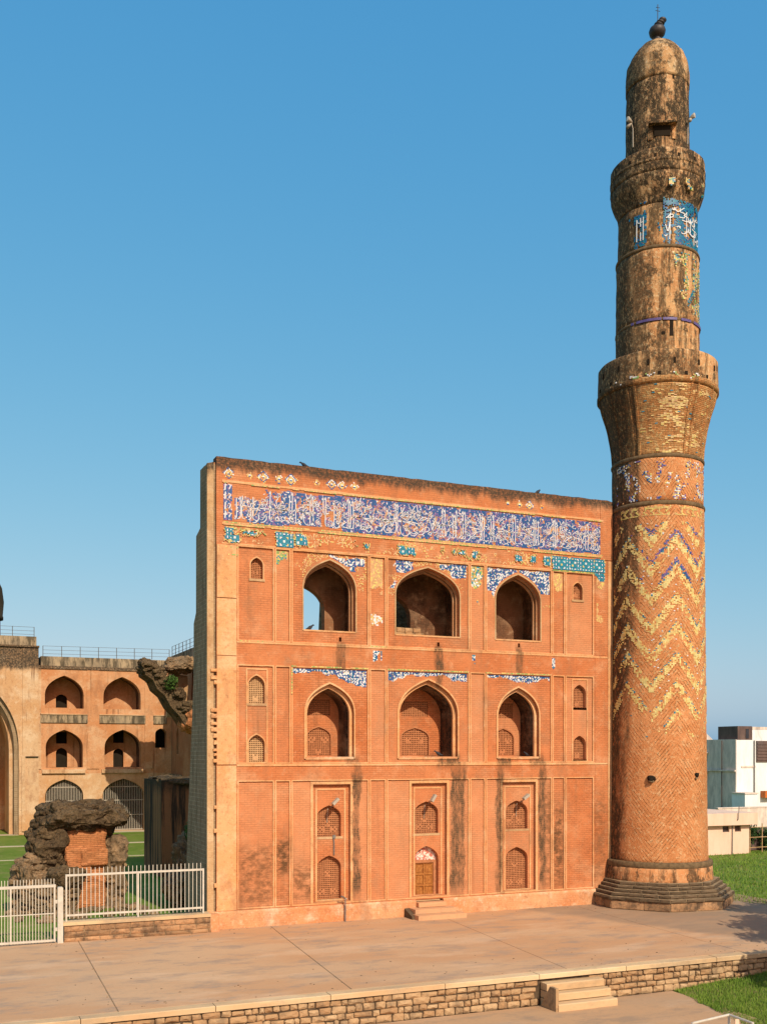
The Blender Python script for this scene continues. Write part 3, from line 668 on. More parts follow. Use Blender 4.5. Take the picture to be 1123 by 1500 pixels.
# windows of the small openings
def window(s_, y, mat, ros=(), pitch=.085):
    a, w_, z0, zs, za = s_
    wn = part('window', MB().plate(arch(a, w_+.045, z0-.05, zs, za+.06, 8), [arch(a, w_+.001, z0, zs, za, 8)], y-.19, y-.12), M['frame'], FA)
    m = MB(); screen(m, a-w_-.02, a+w_+.02, z0-.02, za+.02, y, pitch, pitch*.42, .05, ros); part('screen', m, mat, wn)
    m = MB(); m.box(a-w_-.08, a+w_+.08, y-.21, y-.05, z0-.10, z0-.003); part('sill', m, M['edge'], wn)
for s_ in small3: window(s_, .24, M['jali'], [(s_[0], 14.1, .12)], .075)
for i, s_ in enumerate(small2): window(s_, .23 if i < 2 else .27, M['jali_pale'] if i < 2 else M['jali'], [(s_[0], s_[2]+.2, .14)], .078)
for s_ in low: window(s_, .40, M['jali'], [(s_[0]-.26, s_[2]+.28, .18), (s_[0]+.26, s_[2]+.28, .18), (s_[0], s_[4]-.75, .16)], .084)
# door
dz0, dz1, da, db, dy = .66, 2.30, 8.62, 9.74, .45
dd = part('door', MB().plate(rect(da, db, dz0, dz1), [rect(da+.13, db-.13, dz0+.02, dz1-.12)], dy-.05, dy+.1), M['jali'], FA, label='carved wooden double door with six panels')
m = MB(); hs = []
xs = [(da+.18, 9.15), (9.21, db-.18)]; zs = [(.74, 1.17), (1.24, 1.66), (1.73, 2.13)]
hs = [rect(a, b, c, d) for (a, b) in xs for (c, d) in zs]
m.plate(rect(da+.132, db-.132, dz0+.02, dz1-.122), hs, dy, dy+.07); part('leaf_frame', m, M['wood'], dd)
for (a, b) in xs:
    for (c, d) in zs:
        m = MB(); m.box(a-.01, b+.01, dy+.04, dy+.06, c-.01, d+.01); m.box(a+.05, b-.05, dy+.02, dy+.045, c+.05, d-.05); part('door_panel', m, M['wood'], dd)
m = MB(); m.plate(arch(9.18, .57, 2.303, 2.36, 2.93, 10), [], dy-.02, dy+.08); part('tympanum', m, M['tymp'], dd)
m = MB(); m.box(8.60, 9.76, .06, .6, .60, .665); part('threshold', m, M['step'], FA)
# steps in front of the door
ds = thing('door_steps', 'three shallow plastered steps below the carved wooden door', 'steps', (9.2, -.6, 0))
for i, (zt, y0, u0, u1) in enumerate(((.58, -.36, 8.56, 9.84), (.38, -.80, 8.20, 10.1), (.19, -1.28, 8.12, 10.35))):
    m = MB(); m.box(u0, u1, y0, .04-.01*i, zt-.185 if i < 2 else -.02, zt); nv = []
    for (x, y, z) in m.v: nv.append((x+.02*nz(x*5, z*9), y+.02*nz(x*3, z*7), z))
    m.v = nv; part('step', m, M['redstep'], ds)
m = MB(); m.box(8.0, 8.20, -.9, -.14, -.02, .36); m.v = [(x, y, z if z < .1 or y > -.5 else .12) for (x, y, z) in m.v]; part('side_shade_block', m, M['basalt'], ds)  # dark block painting in the shade on the steps' left side

# ------------------------------------------------------------------ tilework
WHT, COB, TUR, YEL, PUR, OCH, GRN = (.72, .70, .66), (.003, .078, .24), (.004, .20, .28), (.68, .50, .14), (.20, .10, .27), (.60, .33, .13), (.26, .38, .10)
def cover(patches, u, z, seed=0., soft=.35):
    c = 0
    for (a, b, d, e, s_) in patches:
        q = min(sstep(a-.15, a+.15, u), 1-sstep(b-.15, b+.15, u), sstep(d-.12, d+.12, z), 1-sstep(e-.12, e+.12, z))*s_
        c = max(c, q)
    return c+soft*fbm(u*1.3+seed, z*1.3, seed, 5)-.15
def mosaic(name, u0, u1, z0, z1, step, colfn, y, inside=None, parent=FA, th=.008):
    m = MB(); nx, nzc = int((u1-u0)/step), int((z1-z0)/step)
    for j in range(nzc):
        for i in range(nx):
            u, z = u0+(i+.5)*step, z0+(j+.5)*step
            if inside and not inside(u, z): continue
            c = colfn(u, z)
            if c is None: continue
            h = step*.48; a = R.uniform(.82, 1.12); c = tuple(min(1, x*a) for x in c)
            yy = y-R.uniform(0, .004)
            m.add([(u-h, yy, z-h), (u+h, yy, z-h), (u+h, yy, z+h), (u-h, yy, z+h), (u-h, y+th, z-h), (u+h, y+th, z-h), (u+h, y+th, z+h), (u-h, y+th, z+h)],
                  [(0, 1, 2, 3), (1, 0, 4, 5), (2, 1, 5, 6), (3, 2, 6, 7), (0, 3, 7, 4)], c)
    if m.f: return part(name, m, M['tile'], parent, kind='stuff')
def arab(u, z, s_=1.):    # arabesque: curling white stems on cobalt
    q = fbm(u*1.1, z*1.1, 3)*3
    a = math.sin(17*s_*u+2.6*math.sin(13*s_*z+q))*math.cos(17*s_*z+2.6*math.sin(11*s_*u+1+q))
    b = math.sin(29*s_*u+1.5*math.sin(23*s_*z))*math.sin(27*s_*z+1.1)
    if a > .18: return WHT
    if b > .62: return YEL if R.random() < .4 else TUR
    if b < -.7: return PUR
    return COB
# inscription band: cobalt ground
band = [(.22, .66, 16.0, 17.5, .95), (.66, 1.35, 16.02, 17.0, .62), (1.2, 2.7, 16.0, 16.95, .85), (1.4, 2.6, 16.8, 17.45, .50), (2.6, 4.4, 16.05, 17.4, .74), (4.4, 5.2, 16.1, 17.4, .70), (5.2, 18.0, 15.98, 17.46, .92)]
def band_ok(u, z, k_=0.): 
    return cover(band, u, z, 3., .42) > .30+k_
def bandcol(u, z):
    if not band_ok(u, z, .06): return None
    t = fbm(u*4, z*4, 7)+.5*fbm(u*.6, z*.9, 1); r = R.random()
    if t > .36: return R.choice((PUR, (.36, .16, .20), OCH, None, None))
    if r < .15: return PUR
    if r < .21: return (.46, .36, .42)
    if r < .24: return WHT
    if r < .22: return TUR
    return COB
ib = part('inscription_band', MB().plate(rect(.26, 18.03, 15.97, 17.48), [], -.006, .02), M['panel'], FA, label='blue glazed tile band with white cursive lettering')
mosaic('tile_ground', .28, 18.02, 15.99, 17.46, .05, bandcol, -.014, parent=ib)
# letters: pen strokes of a flowing cursive hand
def smoothpts(P, n=7):
    out = []; Q = [P[0]]+list(P)+[P[-1]]
    for i in range(1, len(Q)-2):
        a, b, c, d = (Vector(x) for x in Q[i-1:i+3])
        for k_ in range(n):
            t = k_/n; out.append(.5*((2*b)+(c-a)*t+(2*a-5*b+4*c-d)*t*t+(-a+3*b-3*c+d)*t**3))
    out.append(Vector(P[-1])); return out
let = MB()
def stroke(P, w0=.05, col=(.64, .62, .60), y=-.022, chk=True, n=7):
    pts = smoothpts([(p[0], p[1], 0) for p in P], n); m = len(pts); L = []
    for i, p in enumerate(pts):
        d = pts[min(i+1, m-1)]-pts[max(i-1, 0)]
        if d.length < 1e-6: d = Vector((1, 0, 0))
        d.normalize(); w_ = w0*(.55+.45*abs(d.y)+.35*abs(d.x+d.y))*.75*(1 if 0 < i < m-1 else .5)
        nrm = Vector((-d.y, d.x, 0))*w_*.5; L.append((p+nrm, p-nrm, p))
    for a, b in zip(L, L[1:]):
        c = (a[2]+b[2])/2
        if chk and (not band_ok(c.x, c.y, -.05) or not (.27 < c.x < 18.03 and 15.98 < c.y < 17.48)): continue
        let.add([(a[1].x, y, a[1].y), (b[1].x, y, b[1].y), (b[0].x, y, b[0].y), (a[0].x, y, a[0].y), (a[1].x, y+.012, a[1].y), (b[1].x, y+.012, b[1].y), (b[0].x, y+.012, b[0].y), (a[0].x, y+.012, a[0].y)],
                [(0, 1, 2, 3), (1, 0, 4, 5), (3, 2, 6, 7)], col)
GL = {'nun': [(0, .42), (.02, .12), (.18, -.06), (.42, -.02), (.55, .18), (.54, .40)], 'waw': [(.22, .28), (.10, .38), (.02, .28), (.10, .18), (.24, .26), (.24, .08), (.10, -.10), (-.12, -.14)],
      'kaf': [(.62, .86), (.18, .52), (.62, .40), (.64, .12), (.40, .04), (-.05, .08)], 'sin': [(0, .26), (.04, .10), (.12, .10), (.15, .28), (.18, .10), (.27, .10), (.30, .28), (.34, .06), (.55, -.04), (.72, .12), (.72, .30)],
      'ha': [(-.02, .52), (.16, .58), (.40, .48), (.10, .30), (.04, .08), (.22, -.08), (.55, -.02)], 'ya': [(.58, .40), (.36, .46), (.28, .30), (.48, .20), (.42, .02), (.12, -.04), (-.02, .10), (.02, .26)],
      'mim': [(.30, .16), (.22, .30), (.10, .22), (.18, .10), (.36, .12), (.52, .10)], 'sad': [(0, .12), (.22, .34), (.46, .38), (.50, .20), (.24, .10), (.0, .12), (-.14, .06)],
      'dal': [(.12, .46), (.26, .28), (.22, .10), (0, .08)], 'ra': [(.14, .34), (.16, .10), (.02, -.08), (-.16, -.12)], 'lamalif': [(.40, 1.15), (.28, .55), (.12, .10), (.0, .22), (.22, .34), (.02, 1.1)]}
names = list(GL); u = .40; R2 = random.Random(21); zb = 16.10
for z_ in (16.1, 16.45, 16.85, 17.2):
    stroke([(.34, z_), (.36, z_+.3)], .05); stroke([(.5, z_+.05), (.56, z_+.2), (.46, z_+.25)], .04)
u = .8
while u < 17.85:
    r = R2.random()
    if r < .50:      # tall shafts, often in pairs
        for k_ in range(R2.choice((1, 2, 2, 3))):
            h = R2.uniform(.95, 1.22); l = R2.uniform(-.03, .03)
            stroke([(u-.05, zb+.05+h-.09), (u, zb+.05+h), (u+l, zb+h*.5), (u+l*.5, zb+.10), (u+R2.choice((-.12, .1)), zb+.03)], .034); u += R2.uniform(.08, .14)
    g1 = GL[R2.choice(names)]; s1 = R2.uniform(.55, .80); oz = zb+R2.uniform(-.02, .12)
    stroke([(u+p[0]*s1, oz+p[1]*s1) for p in g1], .035)
    if R2.random() < .85:
        g2 = GL[R2.choice(names)]; s2 = R2.uniform(.40, .62); oz = zb+R2.uniform(.52, .80)
        stroke([(u+R2.uniform(-.1, .1)+p[0]*s2, oz+p[1]*s2) for p in g2], .031)
    if R2.random() < .5: stroke([(u-.2, zb+R2.uniform(.5, .6)), (u+.25, zb+.52), (u+.6, zb+R2.uniform(.42, .6))], .05)
    for _ in range(2):
        x, z = u+R2.uniform(-.1, .4), zb+R2.uniform(.1, 1.2); stroke([(x-.03, z), (x+.03, z+.01)], .055)
    stroke([(u+p[0]*.3+R2.uniform(-.2, .3), zb+R2.uniform(.1, 1.0)+p[1]*.3) for p in GL['ra']], .03, OCH, -.018)
    for _ in range(5):
        g3 = GL[R2.choice(names)]; s3 = R2.uniform(.22, .36); ox = R2.uniform(-.15, .3); oz = zb+R2.uniform(.05, 1.1)
        stroke([(u+ox+p[0]*s3, oz+p[1]*s3) for p in g3], .020)
    u += R2.uniform(.20, .36)
# fine scrolling tendrils behind the letters
for i in range(190):
    x, z = R2.uniform(.4, 17.9), zb+R2.uniform(.1, 1.15); r0 = R2.uniform(.10, .2); a0 = R2.uniform(0, 6)
    stroke([(x+r0*(1-t/9)*math.cos(a0+t*.8), z+r0*(1-t/9)*math.sin(a0+t*.8)) for t in range(8)], .026, R2.choice((OCH, PUR, (.50, .30, .30))), -.0175, n=3)
part('lettering', let, M['tile'], ib, label='white cursive glazed lettering', kind='stuff')
# thin glazed border lines
for z, pt in ((17.50, .62), (15.95, .66), (15.86, .5)):
    mosaic('tile_border', .28, 18.03, z-.02, z+.03, .045, lambda u, z_, pt=pt, zz=z: (None if fbm(u*.9, zz*3, 2)+.35 < .1 else R.choice((GRN, YEL, OCH, OCH))), -.05 if z > 17 else -.036)
# upper lozenges
for (uc, k_) in ((.5, 1), (1.35, .6), (1.9, 1.1), (2.55, .8), (3.05, 1.1), (4.15, .7), (4.8, 1), (5.25, .9), (5.8, .8), (13.05, .5), (13.65, .7), (14.15, .9), (14.8, .5)):
    def lz(u, z, uc=uc, k_=k_):
        d = abs(u-uc)/.26+abs(z-17.88)/.24
        if d > k_+.25*nz(u*9, z*9): return None
        return (WHT, COB, YEL, OCH)[int(d*6) % 4] if R.random() < .8 else None
    mosaic('tile_lozenge', uc-.35, uc+.35, 17.62, 18.15, .05, lz, -.008)
# star-tile border under the inscription
def stars(u, z):
    p, q = (u+z)/.29, (u-z)/.29; a = abs((p % 1)-.5); b = abs((q % 1)-.5); d = math.hypot(a, b)
    if d < .20: return YEL if (int(p)+int(q)) % 4 == 0 else WHT
    if a > .41 and b > .41: return WHT
    if d < .27: return COB
    return TUR if R.random() < .9 else (.03, .34, .40)
bp = [(.3, .75, 15.25, 15.78, .55), (.55, .95, 15.15, 15.5, .7), (.95, 2.1, 15.45, 15.75, .32), (2.45, 3.15, 15.15, 15.7, .95), (3.25, 3.75, 15.3, 15.7, .8), (4.2, 4.4, 15.3, 15.6, .45), (6.2, 6.45, 15.3, 15.55, .7), (7.75, 8.6, 15.2, 15.6, .62), (10.3, 11.0, 15.4, 15.75, .62), (11.2, 11.9, 15.3, 15.7, .5), (13.4, 13.8, 15.35, 15.65, .7), (14.1, 14.5, 15.3, 15.7, .5), (14.85, 15.25, 15.25, 15.72, .8), (15.35, 18.1, 15.16, 15.72, 1.2), (17.65, 18.15, 14.8, 15.7, 1.0)]
mosaic('tile_border', .28, 18.2, 15.15, 15.82, .045, lambda u, z: stars(u, z) if cover(bp, u, z, 9., .38) > .34 else (R.choice((OCH, YEL, GRN, OCH)) if cover(bp, u, z, 9., .5) > .16 and R.random() < .55 else None), -.046)
mosaic('tile_border', .4, 15.3, 15.2, 15.80, .05, lambda u, z: (R.choice((OCH, YEL, (.62, .36, .15), (.66, .42, .20))) if fbm(u*.7, z*1.5, 21)+.5*fbm(u*4, z*4, 3) > .02 and R.random() < .42 else None), -.004)
mosaic('tile_border', 17.56, 18.16, 14.75, 15.15, .042, lambda u, z: stars(u, z) if z > 15.15-.55*(u-17.5)/.6*1.1+.08*nz(u*8, z*8) else None, -.028)
mosaic('tile_border', 15.35, 18.2, 15.08, 15.16, .05, lambda u, z: GRN if R.random() < .8 else YEL, -.022)
# spandrels, upper storey
def spandrel(q, patches, seed, z0=13.5, arabs=1.):
    a, w_ = AC[q], UW[q]; i = 2+2*q
    def ins(u, z): return COLS[i][0]+.04 < u < COLS[i][1]-.04 and z < 15.03 and (abs(u-a) > w_+.12 or z > archz(u-a, w_+.10, 13.6, 14.9)+.03)
    mosaic('spandrel_tile', COLS[i][0], COLS[i][1], z0, 15.04, .04, lambda u, z: arab(u, z, arabs) if cover(patches, u, z, seed, .45) > .34 else (R.choice((OCH, YEL, (.64, .36, .16))) if fbm(u*1.1, z*1.1, seed)+.3*fbm(u*5, z*5, 1)+.5*sstep(13.6, 15., z) > .32 and R.random() < .4 else None), .064, ins)
spandrel(0, [(3.9, 4.2, 14.65, 14.9, .6), (4.7, 6.3, 14.55, 15.0, .55), (5.4, 6.0, 14.3, 15.0, .62)], 4.)
spandrel(1, [(7.35, 7.7, 13.9, 14.9, .45), (7.7, 8.5, 14.5, 15.0, .85), (10.3, 11.05, 14.4, 15.0, .95), (9.7, 10.3, 14.7, 15., .5), (7.35, 7.9, 13.75, 14.2, .55), (10.5, 11.0, 13.9, 14.4, .4)], 6.)
spandrel(2, [(12.05, 13.5, 14.0, 15.0, 1.0), (13.7, 15.2, 14.05, 15.0, 1.15), (12.05, 12.9, 13.7, 14.2, .5)], 2., 13.4, 1.15)
# narrow column tiles
def coltile(a, b, z0, z1, p_, cols, y=.064, st=.06):
    mosaic('pilaster_tile', a+.03, b-.03, z0, z1, st, lambda u, z: R.choice(cols) if fbm(u*1.7+a, z*1.1, 3)+p_*sstep(z0, z1, z) > .42 else None, y)
coltile(2.43, 3.0, 14.4, 15.05, 1.2, (GRN, YEL, GRN, TUR, OCH)); coltile(6.52, 7.18, 12.6, 15.0, .9, (OCH, YEL, OCH, (.64, .36, .16))); coltile(6.52, 7.18, 11.6, 13.2, .42, (OCH, WHT, YEL))
coltile(11.22, 11.88, 13.2, 15.0, 1.05, (OCH, YEL, GRN, WHT, TUR)); coltile(15.40, 15.97, 13.6, 15.0, 1.0, (OCH, YEL, OCH))
coltile(17.66, 18.2, 12.6, 14.9, .55, (OCH, YEL, OCH), -.024)
for (a, b) in ((6.6, 7.1), (11.25, 11.5), (15.3, 15.55)): coltile(a, b, 10.4, 11.2, 1., (COB, WHT, TUR, WHT), -.006, .05)
for (a, b, z, pt) in ((.95, 2.2, 11.33, .3), (6.5, 7.25, 11.33, .7), (.3, .85, 14.7, .4), (.3, .9, 15.0, .4)):
    mosaic('tile_border', a, b, z-.04, z+.05, .05, lambda u, z_, pt=pt: R.choice((GRN, YEL)) if R.random() < pt else None, -.07 if a < .9 else -.024)
# middle storey: tile fringe along panel tops
def fringe(i, dep, seed):
    a, b = COLS[i]; q = (i-2)//2
    def ins(u, z): return abs(u-AC[q]) > NW[q]+.12 or z > archz(u-AC[q], NW[q]+.11, 8.55, NZ[q]+.13)+.02
    mosaic('spandrel_tile', a+.03, b-.03, 9.3, 10.33, .04, lambda u, z: arab(u, z, 1.3) if 10.34-z < dep(u)+.16*fbm(u*2.1, z*2.1, seed) else None, .054, ins)
fringe(2, lambda u: .16+.50*sstep(4.2, 6.3, u), 1.); fringe(4, lambda u: .30*(1-sstep(7.6, 8.6, u))+.30*sstep(10.1, 10.6, u)+.10, 2.); fringe(6, lambda u: .10+.24*math.exp(-((u-14.0)/.7)**2)+.15*sstep(14.9, 15.2, u), 5.)
for i in (2, 4, 6):
    a, b = COLS[i]
    mosaic('tile_border', a-.05, b+.05, 10.37, 10.42, .05, lambda u, z: R.choice((GRN, YEL, OCH)) if fbm(u, 1, i) > -.35 else None, -.022)
    for (c, d) in ((a-.055, a-.005), (b+.005, b+.055)):
        mosaic('tile_border', c, d, 8.6, 10.37, .05, lambda u, z: R.choice((GRN, YEL, OCH)) if fbm(u*2, z, i)+sstep(8.6, 10.4, z)*.7 > .3 else None, -.022)

# ================================================================== MINARET
MN = thing('minaret', 'tall round brick minaret with two flared galleries and a small dome', 'tower', (CU, CV, 0))
AZ, RK = 48.25, 48.25*.967/1530
def zr(y, dx=None): return 6.9+(1103-y)*AZ/1530
def rr_(dx): return dx*RK
# stepped octagonal plinth of dark blocks
PH = math.radians(-6+22.5)
def octo(r): return [(CU+r*math.cos(PH+k_*pi/4), CV+r*math.sin(PH+k_*pi/4)) for k_ in range(8)]
def octa_prism(mb, r0, r1, z0, z1):
    a, b = octo(r0), octo(r1)
    mb.add([(*p, z0) for p in a]+[(*p, z1) for p in b], [(i, (i+1) % 8, 8+(i+1) % 8, 8+i) for i in range(8)]+[tuple(range(8))[::-1], tuple(range(8, 16))])
pl = part('plinth', MB(), M['basalt'], MN); m = MB(); zq = .02
for (rq, hq) in ((3.40, .38), (3.47, .16), (3.30, .155), (3.12, .155), (2.96, .15), (2.80, .15)): octa_prism(m, rq-.012, rq-.012, zq-(.07 if zq < .1 else -.001), zq+hq-.004); zq += hq
pl2 = part('plinth_core', m, M['mortar'], MN)
bpy.data.objects.remove(pl)
rr = random.Random(3); zc = 0.02; courses = [(3.40, .38, (.9, 1.5), M['lowstone']), (3.47, .16, (.55, 1.0), M['basalt']), (3.30, .155, (.5, .9), M['basalt']), (3.12, .155, (.5, .9), M['basalt']), (2.96, .15, (.45, .8), M['basalt']), (2.80, .15, (.45, .75), M['basalt'])]
for (r0, h, wr, mt) in courses:
    P = octo(r0)
    for k_ in range(8):
        a, b = Vector((*P[k_], 0)), Vector((*P[(k_+1) % 8], 0)); d = b-a; L = d.length; d.normalize(); nrm = Vector((d.y, -d.x, 0))
        if nrm.y > .5 and nrm.x < .6: continue        # sides buried in the building
        t = 0.
        while t < L-.01:
            ln = rr.uniform(*wr)
            if L-t-ln < wr[0]*.6: ln = L-t
            vs_, fs = stone(ln-.026, h-.016, .3, rr, .018); m = MB()
            o0 = a+d*(t+.007)
            o0 = o0+nrm*rr.uniform(-.004, .012)
            m.add([tuple(o0+d*p[0]-nrm*p[1]+Vector((0, 0, zc+p[2]))) for p in vs_], fs); part('stone', m, mt, pl2); t += ln
    zc += h
def lathe_part(name, prof, mat, n=72, jit=.0, parent=MN, seed=0.):
    m = MB(); m.lathe(prof, CU, CV, n, jit, seed); return part(name, m, mat, parent, smooth=True)
def densify(p, st=.35):
    out = []
    for (z0, r0), (z1, r1) in zip(p, p[1:]):
        n = max(1, int(abs(z1-z0)/st)); out += [(z0+(z1-z0)*i/n, r0+(r1-r0)*i/n) for i in range(n)]
    return out+[p[-1]]
zb_ = zr(1262)
lathe_part('base_drum', densify([(1.0, rr_(82)), (zb_-.12, rr_(80.5))], .2), M['drum'], 80, .025)
def ring(z, r, h=.11, p=.07): 
    prof = [(z-h, r)]+[(z-h*math.cos(t*pi/8), r+p*math.sin(t*pi/8)) for t in range(1, 8)]+[(z+h, r)]
    return lathe_part('ring_moulding', prof, M['ring'], 72, .012, MN, z)
ring(zb_-.0, rr_(78.5), .15, .07)
# main shaft
lathe_part('shaft', densify([(zb_, rr_(74.5)), (zr(1200), rr_(72.8)), (zr(1000), rr_(71)), (zr(800), rr_(69)), (zr(752), rr_(68.2))], .25), M['shaft'], 96, .022)
ring(zr(750), rr_(68.2), .10, .05)
lathe_part('shaft_collar', densify([(zr(748), rr_(67.4)), (zr(684), rr_(67.2))], .25), M['shaft'], 80, .02)
ring(zr(683), rr_(67.2), .09, .05)
cor = [(zr(682), rr_(67)), (zr(664), rr_(68.4)), (zr(640), rr_(72.2)), (zr(616), rr_(78)), (zr(599), rr_(84)), (zr(583), rr_(87.4))]
lathe_part('gallery_corbel', densify(cor, .18), M['corbel'], 96, .02)
lathe_part('gallery_parapet', densify([(zr(585), rr_(88.6)), (zr(560), rr_(88.4)), (zr(542), rr_(88)), (zr(540), rr_(86.5)), (zr(540), rr_(60))], .2), M['upper'], 80, .02)
lathe_part('gallery_moulding', [(zr(586), rr_(87.2)), (zr(585), rr_(89.4)), (zr(579), rr_(89.6)), (zr(577), rr_(88))], M['corbel'], 80, .015)
lathe_part('upper_shaft', densify([(zr(545), rr_(61.8)), (zr(489), rr_(61.8))], .25), M['upper'], 80, .02)
ring(zr(489), rr_(61.8), .06, .035)
lathe_part('upper_shaft', densify([(zr(488), rr_(61.4)), (zr(388), rr_(60.8))], .25), M['upper'], 80, .025, MN, 3.)
ring(zr(385), rr_(60.2), .08, .06)
lathe_part('inscription_drum', densify([(zr(384), rr_(58.8)), (zr(322), rr_(57.6))], .25), M['upper'], 80, .02, MN, 5.)
lathe_part('gallery_corbel', densify([(zr(322), rr_(57.8)), (zr(312), rr_(60)), (zr(302), rr_(64.5)), (zr(291), rr_(68.5)), (zr(281), rr_(69.2))], .12), M['top'], 80, .03)
lathe_part('gallery_parapet', densify([(zr(281), rr_(69.6)), (zr(266), rr_(69.4)), (zr(250), rr_(69.2)), (zr(248), rr_(67)), (zr(248), rr_(44))], .15), M['top'], 80, .025)
lathe_part('gallery_moulding', [(zr(268), rr_(69.3)), (zr(267), rr_(70.3)), (zr(264), rr_(70.3)), (zr(263), rr_(69.3))], M['top'], 80, .015)
lathe_part('top_shaft', densify([(zr(252), rr_(47.4)), (zr(180), rr_(46.4)), (zr(133), rr_(45.6))], .2), M['top'], 72, .03, MN, 7.)
dm = [(zr(133), rr_(46.6)), (zr(124), rr_(47.0)), (zr(112), rr_(46.8)), (zr(98), rr_(45)), (zr(86), rr_(40)), (zr(76), rr_(33)), (zr(68), rr_(25)), (zr(62), rr_(16)), (zr(58.5), rr_(9)), (zr(57), rr_(6))]
lathe_part('dome', densify(dm, .12), M['dome'], 72, .03)
# finial
fz = [(zr(58), .22), (zr(56), .26), (zr(54.5), .15), (zr(53), .17), (zr(51.5), .12), (zr(50.5), .22), (zr(47), .345), (zr(42), .385), (zr(38), .34), (zr(34.5), .18), (zr(33), .08)]
fo = part('finial', MB().lathe(fz, CU, CV, 24), M['finial'], MN, smooth=True)
m = MB()
for (t, r_) in ((0, .2), (.12, .16)): m.lathe([(0, .02), (.03, r_), (.07, r_), (.10, .02)], 0, 0, 16); 
tilt = []
m = MB(); m.lathe([(0, .05), (.04, .20), (.09, .21), (.13, .07), (.18, .06), (.21, .19), (.27, .19), (.33, .10), (.38, .16), (.5, .17), (.6, .08), (.68, .02)], 0, 0, 18)
m.v = [(CU+.03+x+z*.42, CV+y-z*.2, zr(34.5)+z*.62-x*.3) for (x, y, z) in m.v]; part('finial_top', m, M['finial'], fo, smooth=True)
m = MB(); m.tube([(CU+.02, CV, zr(36)), (CU+.03, CV, zr(2))], .018, 6); m.tube([(CU-.1, CV, zr(12)), (CU+.16, CV, zr(11))], .012, 5); m.tube([(CU-.07, CV, zr(7)), (CU+.13, CV, zr(6))], .012, 5); part('lightning_rod', m, M['finial'], fo)
# openings in the tower: solid dark boxes painting the shade inside, with raised jambs
def on_cyl(be, r): t = TC+math.radians(be); return CU+r*math.cos(t), CV+r*math.sin(t), t
def cyl_box(mb, be, r, z0, z1, hw, d0, d1):
    x, y, t = on_cyl(be, r); n_ = Vector((math.cos(t), math.sin(t), 0)); s_ = Vector((-math.sin(t), math.cos(t), 0)); c = Vector((x, y, 0))
    pts = []
    for z in (z0, z1):
        for (a, b) in ((-hw, d0), (hw, d0), (hw, d1), (-hw, d1)): pts.append(tuple(c+s_*a+n_*b+Vector((0, 0, z))))
    mb.add(pts, [(0, 3, 2, 1), (4, 5, 6, 7), (0, 1, 5, 4), (1, 2, 6, 5), (2, 3, 7, 6), (3, 0, 4, 7)])
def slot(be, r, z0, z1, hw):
    m = MB(); cyl_box(m, be, r, z0, z1, hw, -.2, .018); part('opening', m, M['void_shade'], MN)
slot(19, rr_(61.8), zr(513), zr(486), .085)
slot(8, rr_(61.8), zr(511), zr(507), .07)
slot(30, rr_(45.8), zr(139), zr(125), .045)
slot(9, rr_(47), zr(222), zr(208), .36)
m = MB(); cyl_box(m, 9, rr_(47), zr(207.5), zr(205), .62, -.1, .26); part('door_hood', m, M['top'], MN)
for s_ in (-.5, .5): 
    m = MB(); x = 9+s_*40/ .62*.62; cyl_box(m, 9+math.degrees(s_*1.05/1.43), rr_(47), zr(226), zr(206), .1, -.1, .05); part('door_jamb', m, M['upper'], MN)
for be in (-62, -38, -8, 16, 41, 66): 
    slot(be, rr_(88.6), zr(561), zr(553.5), .045)
for be in (-70, -48, -22, 2, 27, 52): slot(be, rr_(88.9), zr(576.5), zr(572), .06)
for be in (-34, -2, 26, 50): slot(be, rr_(69.5), zr(262.5), zr(258), .05)
for (be, z) in ((-6, zr(1140)), (50, zr(1136))):
    x, y, t = on_cyl(be, rr_(72.3)); m = MB(); m.rock((x, y, z), (.17 if be < 0 else .10, .17 if be < 0 else .10, .14), 3.+be, .09, 3, 4., .3); part('opening', m, M['void_shade'], MN)
    m = MB(); m.rock((x+.05*math.cos(t)-.06, y+.05*math.sin(t), z-.10), (.10, .10, .05), 8.+be, .05, 2, 5., .3); part('broken_brick', m, M['rub2'], MN)
# fluting ribs up the flared gallery
for be in (-78, -52, -30, -22, 34, 42, 66, 80, 120, 160, 200):
    m = MB(); vs_ = []; pr = densify(cor, .25)
    for (z, r) in pr:
        x, y, t = on_cyl(be, r); n_ = Vector((math.cos(t), math.sin(t), 0)); s_ = Vector((-math.sin(t), math.cos(t), 0)); c = Vector((x, y, z))
        vs_ += [tuple(c-s_*.07-n_*.05), tuple(c-s_*.045+n_*.035), tuple(c+s_*.045+n_*.035), tuple(c+s_*.07-n_*.05)]
    m.add(vs_, [(i*4+j, i*4+j+1, i*4+5+j, i*4+4+j) for i in range(len(pr)-1) for j in range(3)]); part('corbel_rib', m, M['corbel'], MN)
# glazed bricks still clinging to the shaft
def cyl_mosaic(name, z0, z1, rf, b0, b1, st, fn, parent=MN, off=.012, st_z=None):
    m = MB(); st_z = st_z or st*.8; nzc = int((z1-z0)/st_z); 
    for j in range(nzc):
        z = z0+(j+.5)*st_z; r = rf(z); nb = int(math.radians(b1-b0)*r/st)
        for i in range(nb):
            be = b0+(b1-b0)*(i+.5)/nb; c = fn(be, z)
            if c is None: continue
            a = R.uniform(.8, 1.12); c = tuple(min(1, x*a) for x in c); hb = math.radians(b1-b0)/nb*.47; h = st_z*.46; vs_ = []
            for rr2 in (r+off, r-.02):
                for (s_, q) in ((-1, -1), (1, -1), (1, 1), (-1, 1)):
                    t = TC+math.radians(be)+s_*hb; vs_.append((CU+rr2*math.cos(t), CV+rr2*math.sin(t), z+q*h))
            m.add(vs_, [(0, 1, 2, 3), (1, 0, 4, 5), (2, 1, 5, 6), (3, 2, 6, 7), (0, 3, 7, 4)], c)
    return part(name, m, M['tile'], parent, kind='stuff')
